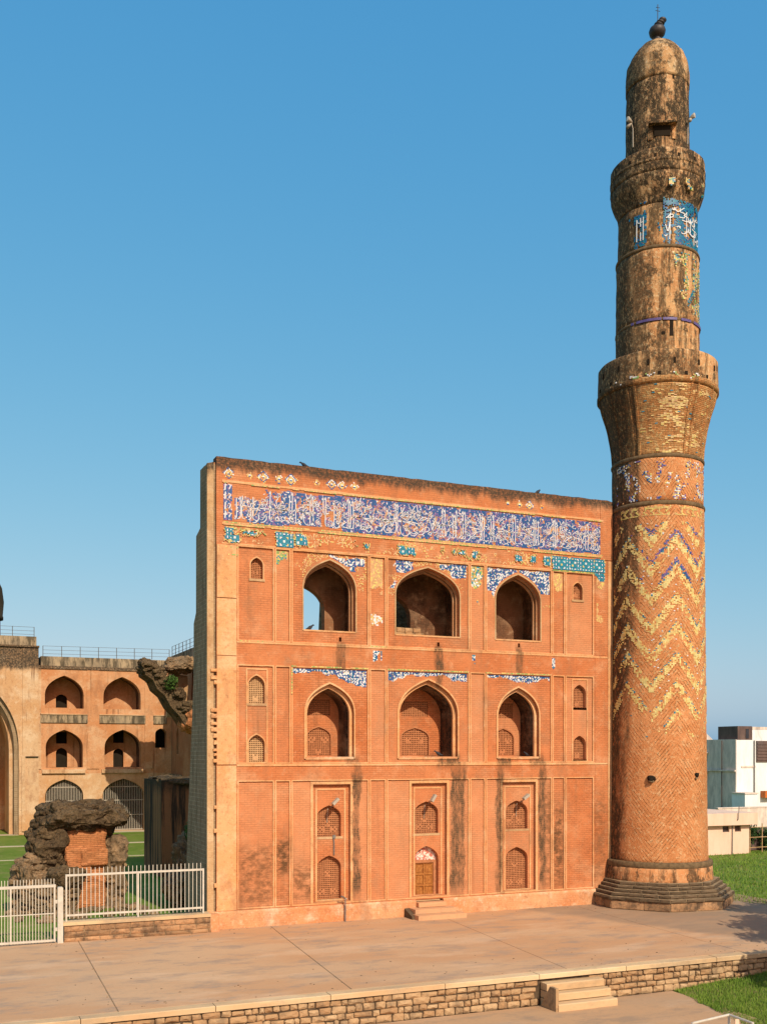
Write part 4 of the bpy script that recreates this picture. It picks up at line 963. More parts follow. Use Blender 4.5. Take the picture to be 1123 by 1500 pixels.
def rshaft(z):
    P = [(zb_, 74.5), (zr(1200), 72.8), (zr(1000), 71), (zr(800), 69), (zr(752), 68.2)]
    for (a, b), (c, d) in zip(P, P[1:]):
        if z <= c: return rr_(b+(d-b)*(z-a)/(c-a))
    return rr_(68.2)
def chev(be, z):
    x = (be-23) % 60; t = min(x, 60-x)/30; w_ = z+1.45*t; ph = ((w_-.55) % 1.30)/1.30
    keep = .60*sstep(7.8, 10., z)*(1-.75*sstep(16.6, 17.4, z))*(sstep(-44, -6, be)*.65+.35)*(1-.55*sstep(58, 76, be))
    keep += .30*fbm(be*.06, z*.9, 2.)+.18*fbm(be*.3, z*4, 4.)
    fine = fbm(be*.55, z*7, 3.)
    if ph < .40 and keep > .12 and fine > -.32+.40*max(0, .40-keep):
        if ph > .32 and R.random() < .30: return TUR
        q = fbm(be*.25, z*4.5, 11.)+.35*(R.random()-.5)+.25*fbm(be*.05, z*.6, 5.)
        return (.78, .62, .24) if q > .12 else (.74, .52, .16) if q > -.12 else (.70, .42, .14) if q > -.30 else None
    if .46 < ph < .58 and 14.6 < z < 17 and keep > .42 and fine > -.15: return PUR if R.random() < .6 else COB
    if .40 <= ph < .46 and 14.4 < z < 16.0 and keep > .5 and abs(be-23) < 26: return COB
    if keep > .4 and fine > .30 and R.random() < .6: return OCH if R.random() < .8 else WHT
    return None
cyl_mosaic('glazed_brick', 7.6, 17.2, rshaft, -64, 88, .075, chev, st_z=.045)
cyl_mosaic('glazed_brick', zr(768), zr(753), rshaft, -50, 88, .06, lambda be, z: (YEL if R.random() < .6 else OCH) if (abs(z-zr(757)) < .05 or abs(z-zr(767)) < .04 or (((be % 9)/9-abs(z-zr(762))*3) % 1) < .35) and fbm(be*.08, z*2, 1) > -.22 else None)
cyl_mosaic('glazed_brick', zr(745), zr(688), lambda z: rr_(67.4), -60, 88, .07, lambda be, z: (R.choice((WHT, OCH, WHT, COB, PUR, YEL)) if fbm(be*.11, z*1.8, 6)+.25*fbm(be*.5, z*6, 2)+(.22 if (be+8) % 31 < 14 else 0) > .30 and R.random() < .8 else None))
cyl_mosaic('glazed_brick', zr(596), zr(688), lambda z: 0, 0, 1, .07, lambda be, z: None) if False else None
def rcor(z):
    for (a, b), (c, d) in zip(cor, cor[1:]):
        if z <= c: return b+(d-b)*(z-a)/(c-a)
    return cor[-1][1]
cyl_mosaic('glazed_brick', zr(680), zr(588), rcor, -20, 80, .13, lambda be, z: (R.choice((YEL, OCH, (.70, .50, .2), (.66, .44, .16), None)) if fbm(be*.03, z*3.2, 8)+.55*fbm(be*.15, z*11, 3)-.005*abs(be-35) > .12 else (TUR if R.random() < .012 else None)), st_z=.042)
cyl_mosaic('glazed_brick', zr(582), zr(572), lambda z: rr_(89.2), -60, 80, .07, lambda be, z: R.choice((GRN, WHT, OCH)) if fbm(be*.1, z*3, 4) > .22 and R.random() < .6 else None)
cyl_mosaic('glazed_brick', zr(484), zr(392), lambda z: rr_(61.3), 18, 86, .07, lambda be, z: (R.choice((YEL, OCH, GRN, TUR, (.6, .5, .25))) if fbm(be*.09, z*.7, 5)+.012*(be-40) > .22 and R.random() < .6 else (TUR if (45 < be < 66 and abs((z-zr(450))-(be-54)*.055) < .16 and R.random() < .75) else None)))
cyl_mosaic('glazed_brick', zr(491), zr(487), lambda z: rr_(63.2), -45, 85, .07, lambda be, z: (.12, .085, .24) if (fbm(be*.06, 1, 3) > -.02 or be > 55 or -28 < be < -2) else None)
cyl_mosaic('glazed_brick', zr(383), zr(312), lambda z: rr_(58.6), -48, 88, .06, lambda be, z: (R.choice((TUR, TUR, COB, (.01, .14, .28), None)) if fbm(be*.07, z*1.3, 9)+.7*fbm(be*.2, z*3.5, 2)+(.55 if be > 8 else (.5 if -34 < be < -14 and z < zr(335) else -.4))-(.5 if z > zr(318) else 0) > .28 else None))
cyl_mosaic('glazed_brick', zr(306), zr(285), lambda z: rr_(66.5), 14, 80, .07, lambda be, z: R.choice((GRN, TUR, YEL, OCH)) if fbm(be*.09, z*1.6, 2) > .22 else None, off=.06)
# white lettering on the drum
wl = MB(); R3 = random.Random(5)
def cyl_stroke(P, be0, z0, s_, w0=.036):
    pts = smoothpts([(p[0], p[1], 0) for p in P], 5); m_ = len(pts); r = rr_(58.8)+.03
    L = []
    for i, p in enumerate(pts):
        d = (pts[min(i+1, m_-1)]-pts[max(i-1, 0)]); d = d.normalized() if d.length > 1e-6 else Vector((1, 0, 0))
        n_ = Vector((-d.y, d.x, 0))*w0*.5/s_; L.append((p+n_, p-n_))
    def mp(q, k_): t = TC+math.radians(be0)+q.x*s_/r; return (CU+(r+k_)*math.cos(t), CV+(r+k_)*math.sin(t), z0+q.y*s_)
    for a, b in zip(L, L[1:]):
        if fbm(be0*.09+a[0].x, (z0+a[0].y*s_)*2.2, 5) < -.22: continue
        wl.add([mp(a[1], 0), mp(b[1], 0), mp(b[0], 0), mp(a[0], 0), mp(a[1], -.03), mp(b[1], -.03), mp(b[0], -.03), mp(a[0], -.03)], [(0, 1, 2, 3), (1, 0, 4, 5), (3, 2, 6, 7)], WHT)
for be in (-30, -24, -20): cyl_stroke([(0, 0), (.01, 1.0)], be, zr(372), R3.uniform(.8, 1.1))
cyl_stroke(GL['ha'], -30, zr(345), .6)
be = 10
while be < 74:
    if R3.random() < .8: cyl_stroke([(0, 0), (.02, 1.)], be, zr(376), R3.uniform(1.0, 1.5))
    cyl_stroke(GL[R3.choice(names)], be, zr(R3.uniform(362, 374)), R3.uniform(.6, .85)); cyl_stroke(GL[R3.choice(names)], be+4, zr(R3.uniform(335, 350)), R3.uniform(.45, .7)); be += R3.uniform(7, 11)
part('lettering', wl, M['tile'], MN, label='white cursive glazed lettering', kind='stuff')

# loudspeaker-like lamps high on the tower
def tower_lamp(be, label):
    x, y, t = on_cyl(be, rr_(46.6)); c = Vector((x, y, zr(190))); n_ = Vector((math.cos(t), math.sin(t), 0))
    L = thing('tower_lamp', label, 'lamp', tuple(c), 'lamps on the top of the minaret')
    m = MB(); m.tube([c-n_*.03-Vector((0, 0, 1.1)), c+n_*.04-Vector((0, 0, 1.1)), c+n_*.05-Vector((0, 0, .25)), c+n_*.16], .022, 6); part('bracket', m, M['lamp'], L)
    m = MB(); m.tube([c+n_*.10, c+n_*.22+Vector((0, 0, .05)), c+n_*.36+Vector((0, 0, .10)), c+n_*.38+Vector((0, 0, .10))], [.04, .08, .11, .10], 12); part('lamp_head', m, M['lamp'], L, smooth=True)
    m = MB(); s_ = Vector((-math.sin(t), math.cos(t), 0)); m.tube([c+n_*.12, c-s_*.12+n_*.2-Vector((0, 0, .12)), c-s_*.2+n_*.24-Vector((0, 0, .15))], [.04, .09, .08], 10); part('lamp_head', m, M['lamp'], L, smooth=True)
tower_lamp(-47, 'white lamp on the shaded left side of the minaret top'); tower_lamp(66, 'white lamp on the sunlit right side of the minaret top')

# ================================================================== LOW WALL, FENCE, GATE
LW = thing('boundary_wall', 'low stone block wall under the white railing left of the facade', 'stone wall', (-3.1, -.4, 0))
m = MB(); m.box(-5.78, -.36, -.56, -.02, -.05, .60); part('mortar_bed', m, M['mortar'], LW)
m = MB(); m.box(-5.82, -.37, -.64, .02, .602, .72); part('coping', m, M['coping'], LW)
m = MB(); m.box(-.36, .0, -.5, .05, -.02, .66); part('end_block', m, M['plinth'], LW)
rr = random.Random(9); zc = .0
for ch in (.16, .21, .22):
    x = -5.78
    while x < -.4:
        w_ = rr.uniform(.5, .95); w_ = min(w_, -.36-x)
        if x < -5.7: w_ = .72
        vs_, fs = stone(max(.1, w_-.02), ch-.016, .06, rr, .018); m = MB(); m.add([(p[0]+x, p[1]-.575, p[2]+zc) for p in vs_], fs); part('stone', m, M['lowstone'], LW); x += w_+.0001
    zc += ch
FN = thing('metal_fence', 'white vertical bar fence standing on the low stone wall', 'fence', (-3.1, -.32, .72))
bw = .0115
def hbar(u0, u1, z, y, t=.03): return MB().box(u0, u1, y-t*.6, y+t*.6, z-t, z+t)
part('rail', hbar(-5.7, -.58, 2.40, -.32, .038), M['white_metal'], FN); part('rail', hbar(-5.7, -.58, .93, -.32, .035), M['white_metal'], FN)
for u in (-5.68, -3.08, -.60): part('post', MB().box(u-.03, u+.03, -.355, -.285, .715, 2.44), M['white_metal'], FN)
def bars(th, us, z0, z1, y):
    m = MB(); m.box(-bw, bw, -bw, bw, 0, z1-z0); src = None
    for u in us:
        if src is None:
            me_loc = Vector((u, y, z0))-BASE[th.name]; src = part('bar', m, M['white_metal'], th, loc=(0, 0, 0)); src.location = me_loc
        else: copy_part(src, th, Vector((u, y, z0))-BASE[th.name])
bars(FN, [-5.56+i*.152 for i in range(33)], .80, 2.66, -.32)
GP = tag(part('gate_post', MB().plate([(-6.02, .0), (-5.83, .0), (-5.83, 2.0), (-5.86, 2.03), (-5.99, 2.03), (-6.02, 2.0)], [], -.70, -.52), M['white_metal'], loc=(-5.92, -.6, 0)), 'square white metal post between the gate and the low wall', 'post')
GT = thing('metal_gate', 'white barred metal gate at the left end of the low wall', 'gate', (-7.6, -.6, 0))
part('rail', hbar(-9.2, -6.08, 2.08, -.6, .05), M['white_metal'], GT); part('rail', hbar(-9.2, -6.08, .10, -.6, .035), M['white_metal'], GT); part('rail', hbar(-9.2, -6.1, 1.08, -.6, .018), M['white_metal'], GT)
for u in (-9.17, -7.62, -6.12): part('stile', MB().box(u-.03, u+.03, -.635, -.565, .06, 2.12), M['white_metal'], GT)
bars(GT, [-9.08+i*.105 for i in range(29) if abs(-9.08+i*.105+7.62) > .05], .08, 2.34, -.6)
for z in (.5, 1.5): part('hinge', MB().box(-6.09, -6.0, -.64, -.56, z-.06, z+.06), M['white_metal'], GT)

# ================================================================== RUIN FRAGMENTS
def crusted(mb, c, r, seed, n, s0=.16, front=True):
    rr2 = random.Random(seed)
    for _ in range(n):
        d = Vector((rr2.gauss(0, 1), rr2.gauss(0, 1), rr2.gauss(0, 1))).normalized()
        if front and d.y > .45: continue
        q = rr2.uniform(.86, 1.02); s_ = s0*rr2.uniform(.5, 1.5)
        mb.rock((c[0]+d.x*r[0]*q, c[1]+d.y*r[1]*q, max(.02, c[2]+d.z*r[2]*q)), (s_*rr2.uniform(.9, 1.7), s_, s_*rr2.uniform(.5, .85)), rr2.uniform(0, 99), s_*.55, 2, 2.4, .35)
RU = thing('ruined_masonry', 'collapsed lump of dark rubble masonry with an orange broken face behind the fence', 'ruin', (-4.5, 8, 0))
m = MB(); m.rock((-3.95, 8.6, 4.02), (1.78, 1.5, .60), 1., .42, 5, 1.1, .42); crusted(m, (-3.95, 8.6, 4.0), (1.8, 1.5, .62), 1, 240, .15); part('rubble_cap', m, M['crust'], RU, smooth=False)
m = MB(); m.rock((-5.5, 8.4, 2.8), (.78, 1.1, 1.25), 5., .35, 5, 1.2, .3); crusted(m, (-5.5, 8.4, 2.8), (.8, 1.1, 1.25), 2, 150, .14); part('rubble_cap', m, M['crust'], RU)
m = MB(); m.rock((-2.68, 8.5, 1.4), (.48, .9, 1.75), 9., .30, 5, 1.5, .5); crusted(m, (-2.68, 8.5, 1.4), (.5, .9, 1.7), 3, 110, .13); part('rubble_pier', m, M['rub2'], RU)
m = MB(); m.rock((-6.2, 7.9, 1.1), (.8, .9, 1.35), 13., .45, 5, 1.5, .1); crusted(m, (-6.2, 7.9, 1.1), (.85, .9, 1.35), 4, 170, .15); part('rubble_heap', m, M['rub2'], RU)
m = MB(); m.rock((-5.5, 7.2, .7), (1.1, .7, .85), 17., .4, 5, 1.5, .1); crusted(m, (-5.5, 7.2, .7), (1.15, .75, .85), 5, 150, .15); part('rubble_heap', m, M['rub2'], RU)
m = MB(); m.rock((-4.85, 6.7, 1.55), (.78, .5, .48), 21., .22, 5, 1.4, .2); part('fallen_block', m, M['crust'], RU)
rr = random.Random(4)
for (x0, x1, z0, z1, d, sd) in ((-4.5, -3.1, .0, 1.3, 7.55, 30), (-4.75, -3.75, 1.2, 2.2, 7.45, 34), (-3.8, -3.1, 1.15, 1.95, 7.62, 38), (-4.85, -4.1, 2.1, 2.75, 7.5, 42), (-4.2, -3.05, 1.9, 2.65, 7.35, 46), (-4.7, -3.1, 2.6, 3.5, 7.6, 50)):
    m = MB(); m.rock(((x0+x1)/2, d+.7, (z0+z1)/2), ((x1-x0)/2*1.04, .68, (z1-z0)/2*1.04), sd, .075, 5, 2.6, .78); part('masonry_block', m, M['broken'], RU)
m = MB()
for _ in range(70):
    a = rr.uniform(-7.2, -1.4); s_ = rr.uniform(.06, .22); m.rock((a, rr.uniform(4.2, 7.6), s_*.4), (s_*1.3, s_, s_*.7), rr.uniform(0, 99), s_*.5, 2, 3., .2)
part('fallen_rubble', m, M['rub2'], RU, kind='stuff')
SB = thing('masonry_stub', 'tall dark brown stained wall stub standing in the shade beside the grey end wall', 'ruin', (2.3, 20, 0))
m = MB(); n = 10; vs_ = []
for (x, y) in ((1.45, 18.0), (3.6, 18.0), (3.6, 23.2), (1.45, 23.2)): pass
m.box(1.45, 3.6, 18, 23.2, -.05, 5.36); part('wall_block', m, M['stub'], SB)
m = MB(); m.rock((2.5, 20.4, 5.3), (1.0, 2.6, .22), 3., .22, 4, 1.5, .5); part('broken_top', m, M['crust'], SB)
HP = thing('rubble_pile', 'tan broken rubble heap leaning against the grey end wall behind the fence', 'rubble', (.6, 6.5, 0))
m = MB(); m.rock((.75, 8.4, 1.5), (.62, .9, 1.6), 44., .35, 5, 1.6, .2); part('rubble_body', m, M['rub2'], HP)
m = MB(); m.rock((.15, 7.2, .7), (.7, .9, .8), 48., .3, 5, 1.6, .2); part('rubble_body', m, M['rub2'], HP)
def leaves(mb, c, r, n, rr, s0=.08, cols=((.06, .12, .02), (.10, .17, .03), (.04, .08, .015))):
    for _ in range(n):
        while True:
            p = Vector((rr.uniform(-1, 1), rr.uniform(-1, 1), rr.uniform(-1, 1)))
            if p.length < 1: break
        q = Vector(c)+Vector((p.x*r[0], p.y*r[1], p.z*r[2])); a = Vector((rr.uniform(-1, 1), rr.uniform(-1, 1), rr.uniform(-1, 1))).normalized(); b = a.orthogonal().normalized(); c2 = a.cross(b)
        s_ = s0*rr.uniform(.6, 1.4); mb.add([q-b*s_, q-c2*s_*.45, q+b*s_, q+c2*s_*.45], [(0, 1, 2, 3)], rr.choice(cols))
SH = thing('wild_shrub', 'small green weed growing out of the rubble by the grey end wall', 'plant', (.75, 7.6, 2.9))
m = MB(); leaves(m, (.75, 7.6, 3.25), (.35, .4, .55), 420, rr, .07); part('foliage', m, M['blade'], SH)
m = MB(); m.tube([(.75, 7.9, 2.7), (.72, 7.7, 3.1), (.78, 7.6, 3.6)], [.03, .02, .01], 6); part('stem', m, M['rub2'], SH)

# ================================================================== COURT RANGE
CR = thing('court_range', 'sunlit two-bay court range with stacked pointed arches seen through the gap at left', 'building', (3, 54, 0))
YC = 54.
CA = [(.25, 1.58, .02, 3.2, 4.6), (5.28, 1.80, .02, 3.15, 4.62)]
CN = [(.25, 1.55, 5.62, 7.4, 8.9), (5.23, 1.58, 5.62, 7.4, 8.95)]
CT = [(.25, 1.62, 10.75, 11.9, 13.6), (5.17, 1.62, 10.75, 11.9, 13.62)]
CS = [(8.6, .52, 7.35, 8.6, 9.1)]
def qarch(t, n=10): return arch(*t, n=n)
m = MB(); m.plate(rect(-2.0, 12, -.05, 5.1), [qarch(t) for t in CA], YC, YC+.9); part('wall', m, M['court'], CR)
m = MB(); m.plate(rect(-2.0, 12, 5.102, 9.55), [qarch(t) for t in CN+CS], YC+.02, YC+.9); part('wall', m, M['court2'], CR)
m = MB(); m.plate(rect(-2.0, 12, 9.552, 14.15), [qarch(t) for t in CT], YC, YC+.9); part('wall', m, M['court2'], CR)
for (t, holes, y) in [(CN[0], [rect(-.2, .72, 7.72, 8.75), arch(.26, .48, 5.62, 6.9, 7.35, 6)], 2.3), (CN[1], [rect(4.75, 5.7, 7.8, 8.85), arch(5.2, .45, 5.62, 6.9, 7.3, 6)], 2.3), (CT[0], [arch(.25, .48, 10.9, 11.7, 12.1, 6)], 2.3), (CT[1], [], 2.3)]:
    a = t[0]; m = MB(); m.plate(rect(a-1.7, a+1.7, t[2]-.3, t[4]+.2), holes, YC+y, YC+y+.3); part('niche_back', m, M['court2'], CR)
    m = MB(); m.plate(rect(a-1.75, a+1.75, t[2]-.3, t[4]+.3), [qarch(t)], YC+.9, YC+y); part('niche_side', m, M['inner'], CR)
for t in CA:
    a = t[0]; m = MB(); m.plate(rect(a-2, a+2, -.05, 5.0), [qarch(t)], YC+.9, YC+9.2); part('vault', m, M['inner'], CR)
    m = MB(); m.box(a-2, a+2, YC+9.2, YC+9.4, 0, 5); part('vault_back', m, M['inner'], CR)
m = MB(); m.box(-2, 12, YC+2.75, YC+3.0, 5.05, 14.9); part('rear_wall', m, M['void_shade'], CR)
m = MB(); m.box(7.7, 9.5, YC+.9, YC+1.3, 5.2, 7.3); part('blocking', m, M['court'], CR)
m = MB(); m.box(-1.9, 9.6, YC-.10, YC+3, 14.152, 14.42); part('cornice', m, M['court'], CR)
m = MB(); m.box(-1.7, 12, YC-.02, YC+5, 14.423, 15.22); part('parapet', m, M['parap'], CR)
for (a, b) in ((-1.75, 2.2), (3.2, 7.2), (7.9, 9.1)):
    m = MB(); m.box(a, b, YC-.10, YC-.003, 9.5, 10.2); part('ledge', m, M['parap'], CR)
    m = MB(); m.box(a, b, YC-.16, YC-.002, 10.203, 10.29); part('ledge', m, M['court'], CR)
for (a, b) in ((-1.6, 2.0), (3.4, 7.0)):
    m = MB(); m.box(a, b, YC-.22, YC-.003, 5.12, 5.46); part('ledge', m, M['court'], CR)
for (a, b) in ((-1.95, -1.68), (2.15, 3.2), (7.15, 7.9)):
    m = MB(); m.box(a, b, YC-.06, YC-.003, 5.5, 14.1); part('pilaster', m, M['court'] if a < 2 else M['court2'], CR)
# tall iwan bay at the left
IW = thing('iwan_portal', 'tall recessed portal bay with a big pointed arch at the left edge', 'building', (-8, 53, 0))
YI = 52.6
m = MB(); m.plate(rect(-16, -2.0, -.05, 15.8), [arch(-8.6, 5.0, -.04, 7.3, 14.2, 16)], YI, YI+1.2); part('wall', m, M['court'], IW)
m = MB(); m.plate(arch(-8.6, 5.0, -.04, 7.3, 14.2, 16), [arch(-8.6, 4.65, -.03, 7.2, 13.8, 16)], YI+.4, YI+1.19); part('arch_moulding', m, M['endstone'], IW)
m = MB(); m.plate(rect(-14.5, -2.6, -.05, 15), [arch(-8.6, 4.3, -.04, 7.2, 13.4, 16)], YI+1.21, YI+7); part('vault', m, M['court'], IW)
m = MB(); m.box(-14, -3, YI+7, YI+7.4, 0, 14); part('back_wall', m, M['court2'], IW)
for a in (-3.35, -3.9): 
    m = MB(); m.box(a, a+.28, YI-.14, YI-.003, .3, 6.6 if a > -3.5 else 5.0) if a > -3.5 else m.box(-3.3, -2.05, YI-.10, YI-.004, 6.6, 15.7); part('pilaster', m, M['court'], IW)
m = MB(); m.box(-3.3, -2.02, YI-.12, YI-.005, 6.52, 6.6); part('ledge', m, M['stub'], IW)
m = MB(); m.box(-16, -1.95, YI-.16, YI+2, 15.803, 15.95); part('cornice', m, M['court'], IW)
m = MB(); m.box(-16, -2.15, YI+.3, YI+4, 15.953, 16.75); part('parapet', m, M['parap'], IW)
TU = thing('roof_turret', 'dark domed turret on the roof at the far left edge', 'tower', (-6.35, 58, 15))
m = MB(); m.lathe([(14.5, 1.62), (18.6, 1.6), (18.62, 1.85), (18.9, 1.85), (18.92, 1.8), (20.2, 1.9), (21.4, 1.75), (22.4, 1.3), (23.1, .7), (23.5, .1)], -6.35, 58, 32); part('turret_body', m, M['stub'], TU, smooth=True)
# rubble railing on the roofs
def railing(name, label, pts, n, h=.95):
    T = thing(name, label, 'railing', pts[0]); P = [Vector(p) for p in pts]; a, b = P
    for i in range(n+1):
        q = a+(b-a)*i/n; m = MB(); m.tube([q, q+Vector((0, 0, h))], .032, 6); part('post', m, M['rail'], T)
    for z in (h-.02, h*.62, h*.28): m = MB(); m.tube([a+Vector((0, 0, z)), b+Vector((0, 0, z))], .016, 6); part('rail', m, M['rail'], T)
railing('roof_railing', 'thin metal railing along the roof of the court range', [(-1.5, 54.3, 15.2), (9.4, 54.3, 15.3)], 7)
railing('roof_railing', 'thin metal railing on the portal roof beside the dark turret', [(-11, 53.4, 16.72), (-2.3, 53.4, 16.72)], 5, .9)
railing('roof_railing', 'thin metal railing climbing towards the grey end wall on the side roof', [(9.6, 54.0, 15.55), (9.75, 36, 15.55)], 13)
# barred grilles in the ground arches
for (t, lab) in ((CA[0], 'white barred iron grille in the arch left, behind the ruin'), (CA[1], 'white barred iron grille in the arch right, nearer the brown stub')):
    G = thing('arch_grille', lab, 'grille', (t[0], YC+.4, 0), 'grilles in the court arches'); a, w_, _, zs_, za_ = t; n = 24
    for i in range(1, n):
        x = -w_+2*w_*i/n; m = MB(); m.box(a+x-.022, a+x+.022, YC+.38, YC+.42, .03, archz(x, w_, zs_, za_)); part('bar', m, M['lamp'], G)
    for z in (.1, 1.4, 2.7, 3.9): 
        ww = w_-.02
        if z > zs_: ww = next((x for x in [w_*(1-q/60) for q in range(60)] if archz(x, w_, zs_, za_) > z), .3)
        m = MB(); m.box(a-ww, a+ww, YC+.36, YC+.45, z-.035, z+.035); part('rail', m, M['lamp'], G)
# north range, its flank in the shade, and the broken vault
NR = thing('north_range', 'shaded side range with a broken hanging vault next to the grey end wall', 'building', (10, 45, 0))
m = MB()
m.plate([(26, -.05), (53.9, -.05), (53.9, 15.5), (26, 15.5)], [[(43.2, 9.2), (41.0, 9.4), (39.5, 12.6), (41.5, 14.4), (45.6, 13.6), (46.2, 10.5)], arch(51.3, .45, 6.8, 8.4, 9.1, 6)], 0, 1.)
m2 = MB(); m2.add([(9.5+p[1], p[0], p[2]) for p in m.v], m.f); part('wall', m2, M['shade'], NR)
m = MB(); m.box(10.6, 13, 26, 53.9, 0, 15.0); part('inner_wall', m, M['edge'], NR)
m = MB(); m.box(9.35, 9.49, 26, 53.9, 14.6, 15.53); part('parapet', m, M['parap'], NR)
m = MB(); m.box(9.3, 9.49, 49.5, 53.6, 4.3, 5.0); part('ledge', m, M['parap'], NR)
# vault: thick ragged wedge of masonry hanging over the court
m = MB(); P = [(5.3, 13.7), (6.0, 13.1), (6.7, 12.3), (7.4, 11.4), (8.1, 10.5), (8.8, 9.7), (9.5, 9.1)]
out = [(4.9, 13.8), (5.4, 14.1), (5.9, 13.7), (6.4, 13.3), (6.8, 12.7), (7.4, 12.1), (7.8, 11.4), (8.4, 10.7), (9.0, 10.2), (9.7, 9.9), (9.7, 8.7), (9.2, 8.5), (8.6, 8.9), (8.1, 9.1), (7.6, 9.9), (7.0, 10.5), (6.5, 11.4), (5.9, 11.9), (5.6, 12.6), (5.0, 13.0)]
m.plate(out, [], 42.0, 45.0)
for n_, (x_, z_) in enumerate(P): m.rock((x_, 43.0+.3*(n_ % 2), z_), (.62, 1.2, .5), 61.+n_*7, .5, 4, 1.5, .35); crusted(m, (x_, 42.8, z_), (.6, 1.1, .5), 5+n_, 40, .17)
part('broken_vault', m, M['crust'], NR)
m = MB(); m.rock((8.9, 43.0, 9.4), (.9, 1.5, 1.0), 65., .4, 4, 1.4, .3); part('broken_vault', m, M['broken'], NR)
m = MB(); m.rock((8.1, 44.2, 14.0), (1.3, 1.2, .55), 69., .35, 4, 1.4, .3); part('broken_vault', m, M['rub2'], NR)
m = MB(); m.plate([(-1.2, 0), (1.2, 0), (1.1, 3.4), (-.6, 3.6)], [], 0, .4); m2 = MB(); m2.add([(8.2+p[0]*.75, 45.2+p[1], 9.8+p[2]) for p in m.v], m.f); part('vault_lining', m2, M['edge'], NR)
SH2 = thing('wild_shrub', 'small green weed sprouting on the broken hanging vault', 'plant', (6.9, 42.0, 12.6))
m = MB(); leaves(m, (6.9, 41.6, 12.4), (.6, .5, .6), 260, rr, .12); part('foliage', m, M['blade'], SH2)
m = MB(); m.tube([(7.0, 42.4, 12.0), (6.9, 41.8, 12.3), (6.85, 41.6, 12.8)], [.05, .03, .015], 6); part('stem', m, M['rub2'], SH2)
# court paths
for i, (v0, v1, z) in enumerate(((41.2, 42.0, 0), (31.0, 31.3, 0), (52.6, 54, .0))):
    m = MB(); m.box(-30, 9.4, v0, v1, -.1, -.012+.0*i); part('court_path', m, M['pave_pale'], kind='structure')
for (a, b, v) in ((-30, -6.5, 36.6),):
    tag(part('court_kerb', MB().box(a, b, v, v+.5, -.1, .35), M['endstone'], loc=(-12, v, 0)), 'low dark stone kerb crossing the court lawn at far left', 'kerb')

# ================================================================== TOWN AT RIGHT
def win(parent, u0, u1, y, z0, z1, mat='tglass', fr='twhite'):
    wn = part('window', MB().plate(rect(u0, u1, z0, z1), [rect(u0+.07, u1-.07, z0+.07, z1-.07)], y-.06, y+.02), M[fr], parent)
    part('pane', MB().box(u0+.07, u1-.07, y-.02, y+.01, z0+.07, z1-.07), M[mat], wn)
WB = thing('town_house', 'tall white and grey concrete house behind the lawn at right', 'building', (70, 46, 0))
m = MB(); m.box(66.3, 84, 45, 58, -1, 8.24); part('wall', m, M['twhite'], WB)
m = MB(); m.box(66.22, 66.29, 45.01, 58, -1, 8.3); part('side_wall', m, M['tgrey'], WB)
for (z0, z1) in ((6.0, 6.85), (3.55, 4.75)):
    m = MB(); m.box(66.16, 66.23, 49.4, 50.4, z0, z1); wn = part('window', m, M['tglass'], WB); m = MB(); m.box(65.85, 66.21, 49.2, 50.6, z1, z1+.1); part('hood', m, M['tgrey'], wn)
m = MB(); m.box(66.05, 66.21, 45.0, 58, 4.95, 5.1); part('ledge', m, M['tgrey'], WB)
m = MB(); m.box(66.5, 68.4, 45.05, 48, 8.25, 9.68); part('stair_tower', m, M['tbrown'], WB); m = MB(); m.box(67.55, 67.95, 45.0, 45.06, 8.4, 9.4); part('doorway', m, M['tglass'], WB)
m = MB(); m.box(68.42, 84, 45.02, 45.3, 8.25, 9.3); part('parapet', m, M['twhite'], WB); m = MB(); m.box(68.45, 84, 45.05, 45.25, 9.32, 9.62); part('shade_roof', m, M['tgrey'], WB)
m = MB(); m.box(68.9, 72.6, 44.86, 44.998, 5.95, 8.15); lou = part('window', m, M['tbrown'], WB)
for i in range(6): m = MB(); m.box(68.95, 72.55, 44.80, 44.86, 6.1+i*.33, 6.28+i*.33); part('louvre', m, M['tbrown'], lou)
m = MB(); m.box(70.6, 71.8, 44.76, 44.80, 6.6, 7.1); part('pane', m, M['tglass'], lou)
m = MB(); m.plate([(0, 8.3), (1.15, 8.3), (0, 9.2)], [], 50, 50.2); m.v = [(65.2+1.2+x, y, z) for (x, y, z) in m.v]; part('roof_gable', m, M['tgrey'], WB)
m = MB(); m.box(69.5, 72, 44.3, 44.99, 2.2, 2.9); part('awning', m, M['torange'], WB)
m = MB(); m.box(65.6, 67.2, 43.0, 44.9, -1, 2.7); part('annexe', m, M['twhite'], WB); m = MB(); m.box(65.5, 67.3, 42.9, 44.95, 2.702, 2.82); part('annexe_roof', m, M['tgrey'], WB)
for (u0, z0) in ((73.6, 3.6), (76.4, 3.6), (73.8, 6.4), (77, 6.4)): win(WB, u0, u0+1.3, 44.98, z0, z0+1.3)
m = MB(); m.tube([(68.6, 44.9, 0), (68.6, 44.9, 8.2)], .06, 8); part('drain_pipe', m, M['grey_metal'], WB)
m = MB(); m.tube([(66.1, 47, 0), (66.1, 47, 8.2)], .05, 8); part('drain_pipe', m, M['tbrown'], WB)
m = MB(); m.box(66.9, 68.8, 44.93, 44.99, 5.35, 5.55); part('ledge', m, M['tgrey'], WB)
TK = thing('water_tank', 'black plastic water tank on the roof of the white house', 'tank', (69.8, 47, 8.25))
m = MB(); m.lathe([(8.25, .62), (8.3, .66), (8.7, .66), (8.73, .69), (8.8, .69), (8.83, .66), (9.2, .64), (9.42, .4), (9.45, .25), (9.52, .24), (9.53, .02)], 69.8, 47, 20); part('tank_body', m, M['finial'], TK, smooth=True)
B2 = thing('town_house', 'small white rooftop block just right of the minaret shaft', 'building', (72, 66, 0))
